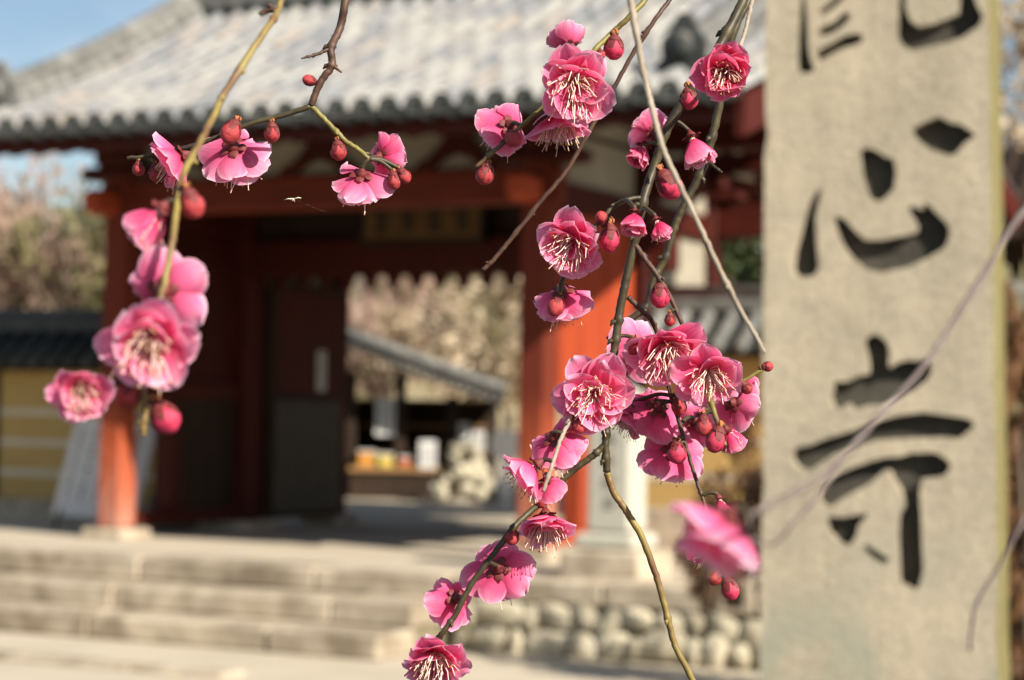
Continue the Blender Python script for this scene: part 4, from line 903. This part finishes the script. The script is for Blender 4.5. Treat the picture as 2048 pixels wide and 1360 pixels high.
# C: green twig across the roof, upper centre
plum_branch('green plum twig crossing the grey roof with a large open blossom', [
    ('twig_green', 1.3, .9, [(1330, -150, .85), (1300, -20, .84), (1262, 30, .835), (1222, 68, .835), (1185, 105, .83), (1140, 165, .835), (1090, 212, .84), (1045, 250, .84), (1000, 292, .84), (951, 335, .84)])],
    [(1138, 84, 92, (-.2, .62, -.45), .78, L_, .006), (1148, 168, 158, (0, -.36, .93), .95, P_, -.006), (1118, 236, 140, (.12, -.95, .22), .86, P_, .004), (1012, 256, 118, (-.42, -.25, -.72), .86, P_, .004)],
    [(1228, 96, 20, (-.05, -1, .1), 'bud', 0), (1202, 108, 8, (.3, -.8, .4), 'bud_red', 0), (1026, 277, 16, (.2, -.5, .8), 'bud_red', -.003), (970, 349, 18, (-.2, -.95, .2), 'bud_red', 0)])
# D: bare grey-brown twig
plum_branch('bare thin grey brown twig slanting down from the roof to a clipped end', [
    ('twig_brown', 1.0, .95, [(1420, -150, .87), (1346, -12, .865), (1315, 32, .86), (1270, 100, .86), (1230, 172, .86), (1170, 278, .86), (1130, 346, .86), (1082, 402, .86), (1022, 478, .86), (985, 522, .86), (966, 540, .86)])])
# E: soft pale twig close to the viewer
plum_branch('pale out of focus bare twig bending down to the carved pillar', [
    ('twig_grey', 1.25, .8, [(1235, -170, .70), (1255, -40, .69), (1266, 30, .68), (1280, 112, .68), (1300, 200, .675), (1318, 272, .67), (1335, 320, .67), (1380, 412, .67), (1430, 520, .67), (1475, 610, .675), (1510, 670, .68), (1529, 706, .68)])])
# F: the long dark stem with the big cluster
plum_branch('long dark plum stem carrying the dense cluster of blossoms beside the pillar', [
    ('twig_dark', 2.2, 1.6, [(1560, -170, .86), (1500, -30, .855), (1460, 55, .85), (1410, 140, .845), (1365, 205, .845), (1332, 265, .845), (1308, 335, .845), (1287, 400, .84), (1270, 480, .84), (1252, 560, .84), (1240, 620, .84), (1231, 685, .84), (1222, 740, .84), (1216, 800, .845), (1214, 850, .845), (1211, 890, .845), (1214, 945, .845)]),
    ('twig_ochre', 1.55, 1.3, [(1214, 945, .845), (1228, 985, .845), (1252, 1022, .845), (1282, 1072, .845), (1312, 1150, .845), (1334, 1230, .845), (1350, 1290, .845), (1386, 1362, .845), (1420, 1450, .845)]),
    ('twig_dark', 1.1, .9, [(1287, 396, .84), (1262, 398, .838), (1232, 410, .836), (1200, 441, .835), (1168, 485, .838), (1140, 530, .845), (1120, 570, .845)]),
    ('twig_brown', 1.3, .8, [(1266, 484, .84), (1287, 514, .838), (1316, 553, .836), (1346, 606, .836), (1364, 652, .836), (1372, 700, .84), (1395, 745, .84)]),
    ('twig_brown', 1.2, .8, [(1256, 594, .84), (1281, 619, .842), (1306, 645, .845), (1322, 700, .85), (1335, 765, .85), (1343, 800, .85)]),
    ('twig_brown', 1.0, .7, [(1343, 798, .85), (1360, 850, .85), (1374, 900, .85), (1395, 967, .848), (1410, 1012, .846), (1430, 1098, .846), (1442, 1150, .846)]),
    ('twig_green', .9, .7, [(1395, 745, .84), (1430, 780, .838), (1462, 776, .838), (1495, 757, .838), (1524, 740, .838)]),
    ('twig_green', 1.2, 1.0, [(1395, 745, .84), (1420, 800, .825), (1435, 845, .82), (1450, 892, .815)]),
    ('twig_grey', .9, .8, [(1170, 780, .835), (1150, 818, .825), (1124, 872, .815), (1104, 930, .81), (1086, 984, .81)])],
    [(1285, 300, 84, (-.25, -.55, .55), .48, D_, -.006), (1305, 262, 96, (-.25, .35, -.65), .75, L_, .006), (1388, 286, 108, (.3, -.82, .2), .66, P_, .0),
     (1142, 488, 134, (-.42, -.40, .82), .92, P_, .0), (1126, 594, 124, (.1, -.75, -.55), .86, P_, .0),
     (1268, 434, 80, (-.1, -.85, .35), .55, D_, -.02), (1316, 448, 74, (.3, -.85, .2), .55, D_, -.02), (1278, 700, 128, (-.35, .05, -.85), .92, L_, .008), (1334, 700, 152, (.1, -.58, .78), .90, P_, -.006),
     (1416, 750, 134, (.06, -.46, .87), .92, P_, -.004), (1190, 788, 146, (-.04, -.12, .98), 1.0, P_, -.006), (1262, 815, 92, (-.5, -.5, -.3), .8, P_, .012), (1312, 822, 126, (-.22, -.45, -.75), .90, P_, .0),
     (1346, 908, 128, (0, -.5, -.8), .92, P_, .0), (1258, 838, 84, (-.45, -.6, .2), .8, P_, .012), (1480, 772, 70, (.5, -.3, -.4), .7, D_, .012), (1392, 850, 110, (.2, -.5, -.7), .88, L_, .012), (1470, 806, 106, (.45, -.05, -.75), .9, L_, .008), (1455, 866, 84, (.35, -.65, -.5), .7, D_, .006), (1112, 886, 126, (.25, -.6, -.6), .88, P_, .004),
     (1062, 940, 124, (-.72, -.62, .1), .82, P_, .002), (1095, 968, 84, (.2, -.7, -.4), .75, P_, .004), (1440, 1006, 76, (.22, -.85, .05), .58, P_, 0), (1405, 1108, 62, (-.4, -.3, -.5), .55, D_, .006)],
    [(1378, 198, 18, (.1, -1, .1), 'bud', 0), (1338, 370, 25, (.5, -.85, .1), 'bud', 0), (1219, 478, 21, (-.05, -1, .15), 'bud', 0), (1203, 436, 12, (-.2, .6, .3), 'bud_red', 0), (1112, 613, 17, (-.3, -.7, .6), 'bud_red', -.006),
     (1320, 592, 20, (0, -1, .15), 'bud', 0), (1267, 692, 16, (-.1, -.6, .7), 'bud_red', -.004), (1358, 812, 15, (.1, -1, .2), 'bud_red', -.002), (1408, 852, 16, (0, -.8, .4), 'bud_red', 0), (1432, 880, 20, (-.3, -.9, .2), 'bud', 0),
     (1354, 906, 19, (0, -.8, .5), 'bud', -.006), (1157, 852, 13, (.3, -.6, .5), 'bud_red', 0), (1535, 733, 10, (.9, .1, .1), 'bud_red', 0), (1430, 1155, 14, (-.4, -.8, .3), 'bud_red', 0), (1460, 1178, 17, (.3, -.9, .2), 'bud', 0), (1340, 640, 11, (0, -1, 0), 'bud_red', 0), (1492, 775, 12, (.5, -.6, -.3), 'bud_red', 0)])
# F2: second stem behind it with the rose blossom
plum_branch('second olive plum stem behind the cluster with one cupped rose blossom', [
    ('twig_dark', 2.0, 1.5, [(1570, -170, .89), (1512, -30, .885), (1470, 55, .88), (1448, 140, .88), (1438, 210, .88), (1420, 290, .88), (1402, 345, .88), (1367, 412, .88), (1349, 455, .88), (1331, 514, .88), (1307, 560, .88), (1292, 612, .88), (1250, 646, .88), (1217, 680, .88)]),
    ('twig_dark', .9, .5, [(1412, 318, .88), (1425, 330, .876), (1444, 345, .874)]), ('twig_grey', .9, .8, [(1512, -30, .885), (1500, 20, .86), (1488, 70, .85), (1470, 120, .84)])],
    [(1450, 146, 128, (-.08, -.18, .98), .72, D_, -.06)], [])
# G: lower left stem
plum_branch('dark plum twig slanting down over the stone steps with four open blossoms', [
    ('twig_dark', 1.5, 1.1, [(1211, 888, .845), (1188, 910, .845), (1160, 930, .845), (1118, 966, .845), (1075, 1010, .845), (1031, 1051, .84), (989, 1105, .838), (940, 1173, .838), (909, 1232, .838), (883, 1268, .838), (856, 1312, .845), (826, 1362, .85), (790, 1440, .855)])],
    [(1092, 1046, 128, (.05, -.88, .42), .82, P_, .0), (998, 1142, 136, (.12, -.36, -.86), .95, P_, .006), (905, 1202, 116, (-.5, -.35, -.7), .84, P_, .006), (870, 1318, 138, (-.05, -.66, .70), .88, P_, -.002)],
    [(1024, 1074, 14, (0, -.6, .6), 'bud_red', 0), (1082, 1000, 14, (0, -.8, .3), 'bud_red', 0)])
# I: soft twigs close to the viewer, crossing the pillar
plum_branch('strongly blurred grey twig crossing the carved pillar to a pink blossom', [('twig_soft', .85, .6, [(2330, 120, .52), (2160, 300, .515), (2040, 432, .51), (1960, 560, .50), (1855, 722, .49), (1760, 830, .475), (1660, 940, .455), (1580, 990, .44), (1500, 1030, .43)]),
    ('twig_soft', .5, .4, [(1700, 897, .463), (1640, 985, .455), (1580, 1055, .45), (1545, 1088, .45), (1500, 1075, .45)])],
    [(1448, 1056, 222, (-.42, -.78, -.22), .92, L_, .004)])
plum_branch('blurred grey twig crossing the right edge of the carved pillar', [('twig_soft', .65, .45, [(2330, 640, .52), (2170, 850, .51), (2060, 1020, .50), (2000, 1130, .50), (1952, 1210, .50), (1940, 1300, .50)])])
# silk thread with a bit of seed fluff
a, c, d = at(505, 348, .835), at(588, 398, .835), at(655, 426, .835)
sk = thing('spider_silk', 'tiny pale seed fluff caught on a spider thread before the dark gate', 'seed fluff', c)
b = MB(); b.tube([Vector((0, 0, 0)), (d-c)*.5, d-c], .000004, 4); b.build('thread', 'silk', sk)
b = MB(); rnd = random.Random(2)
for k in range(6):
    e = Vector((rnd.gauss(0, 1), rnd.gauss(0, .6), rnd.gauss(0, .7)))*.0012; b.tube([Vector((0, 0, 0)), e*.6+Vector((0, 0, .0003)), e], [.0003, .00025, .0001], 5)
b.build('fluff', 'silk', sk)
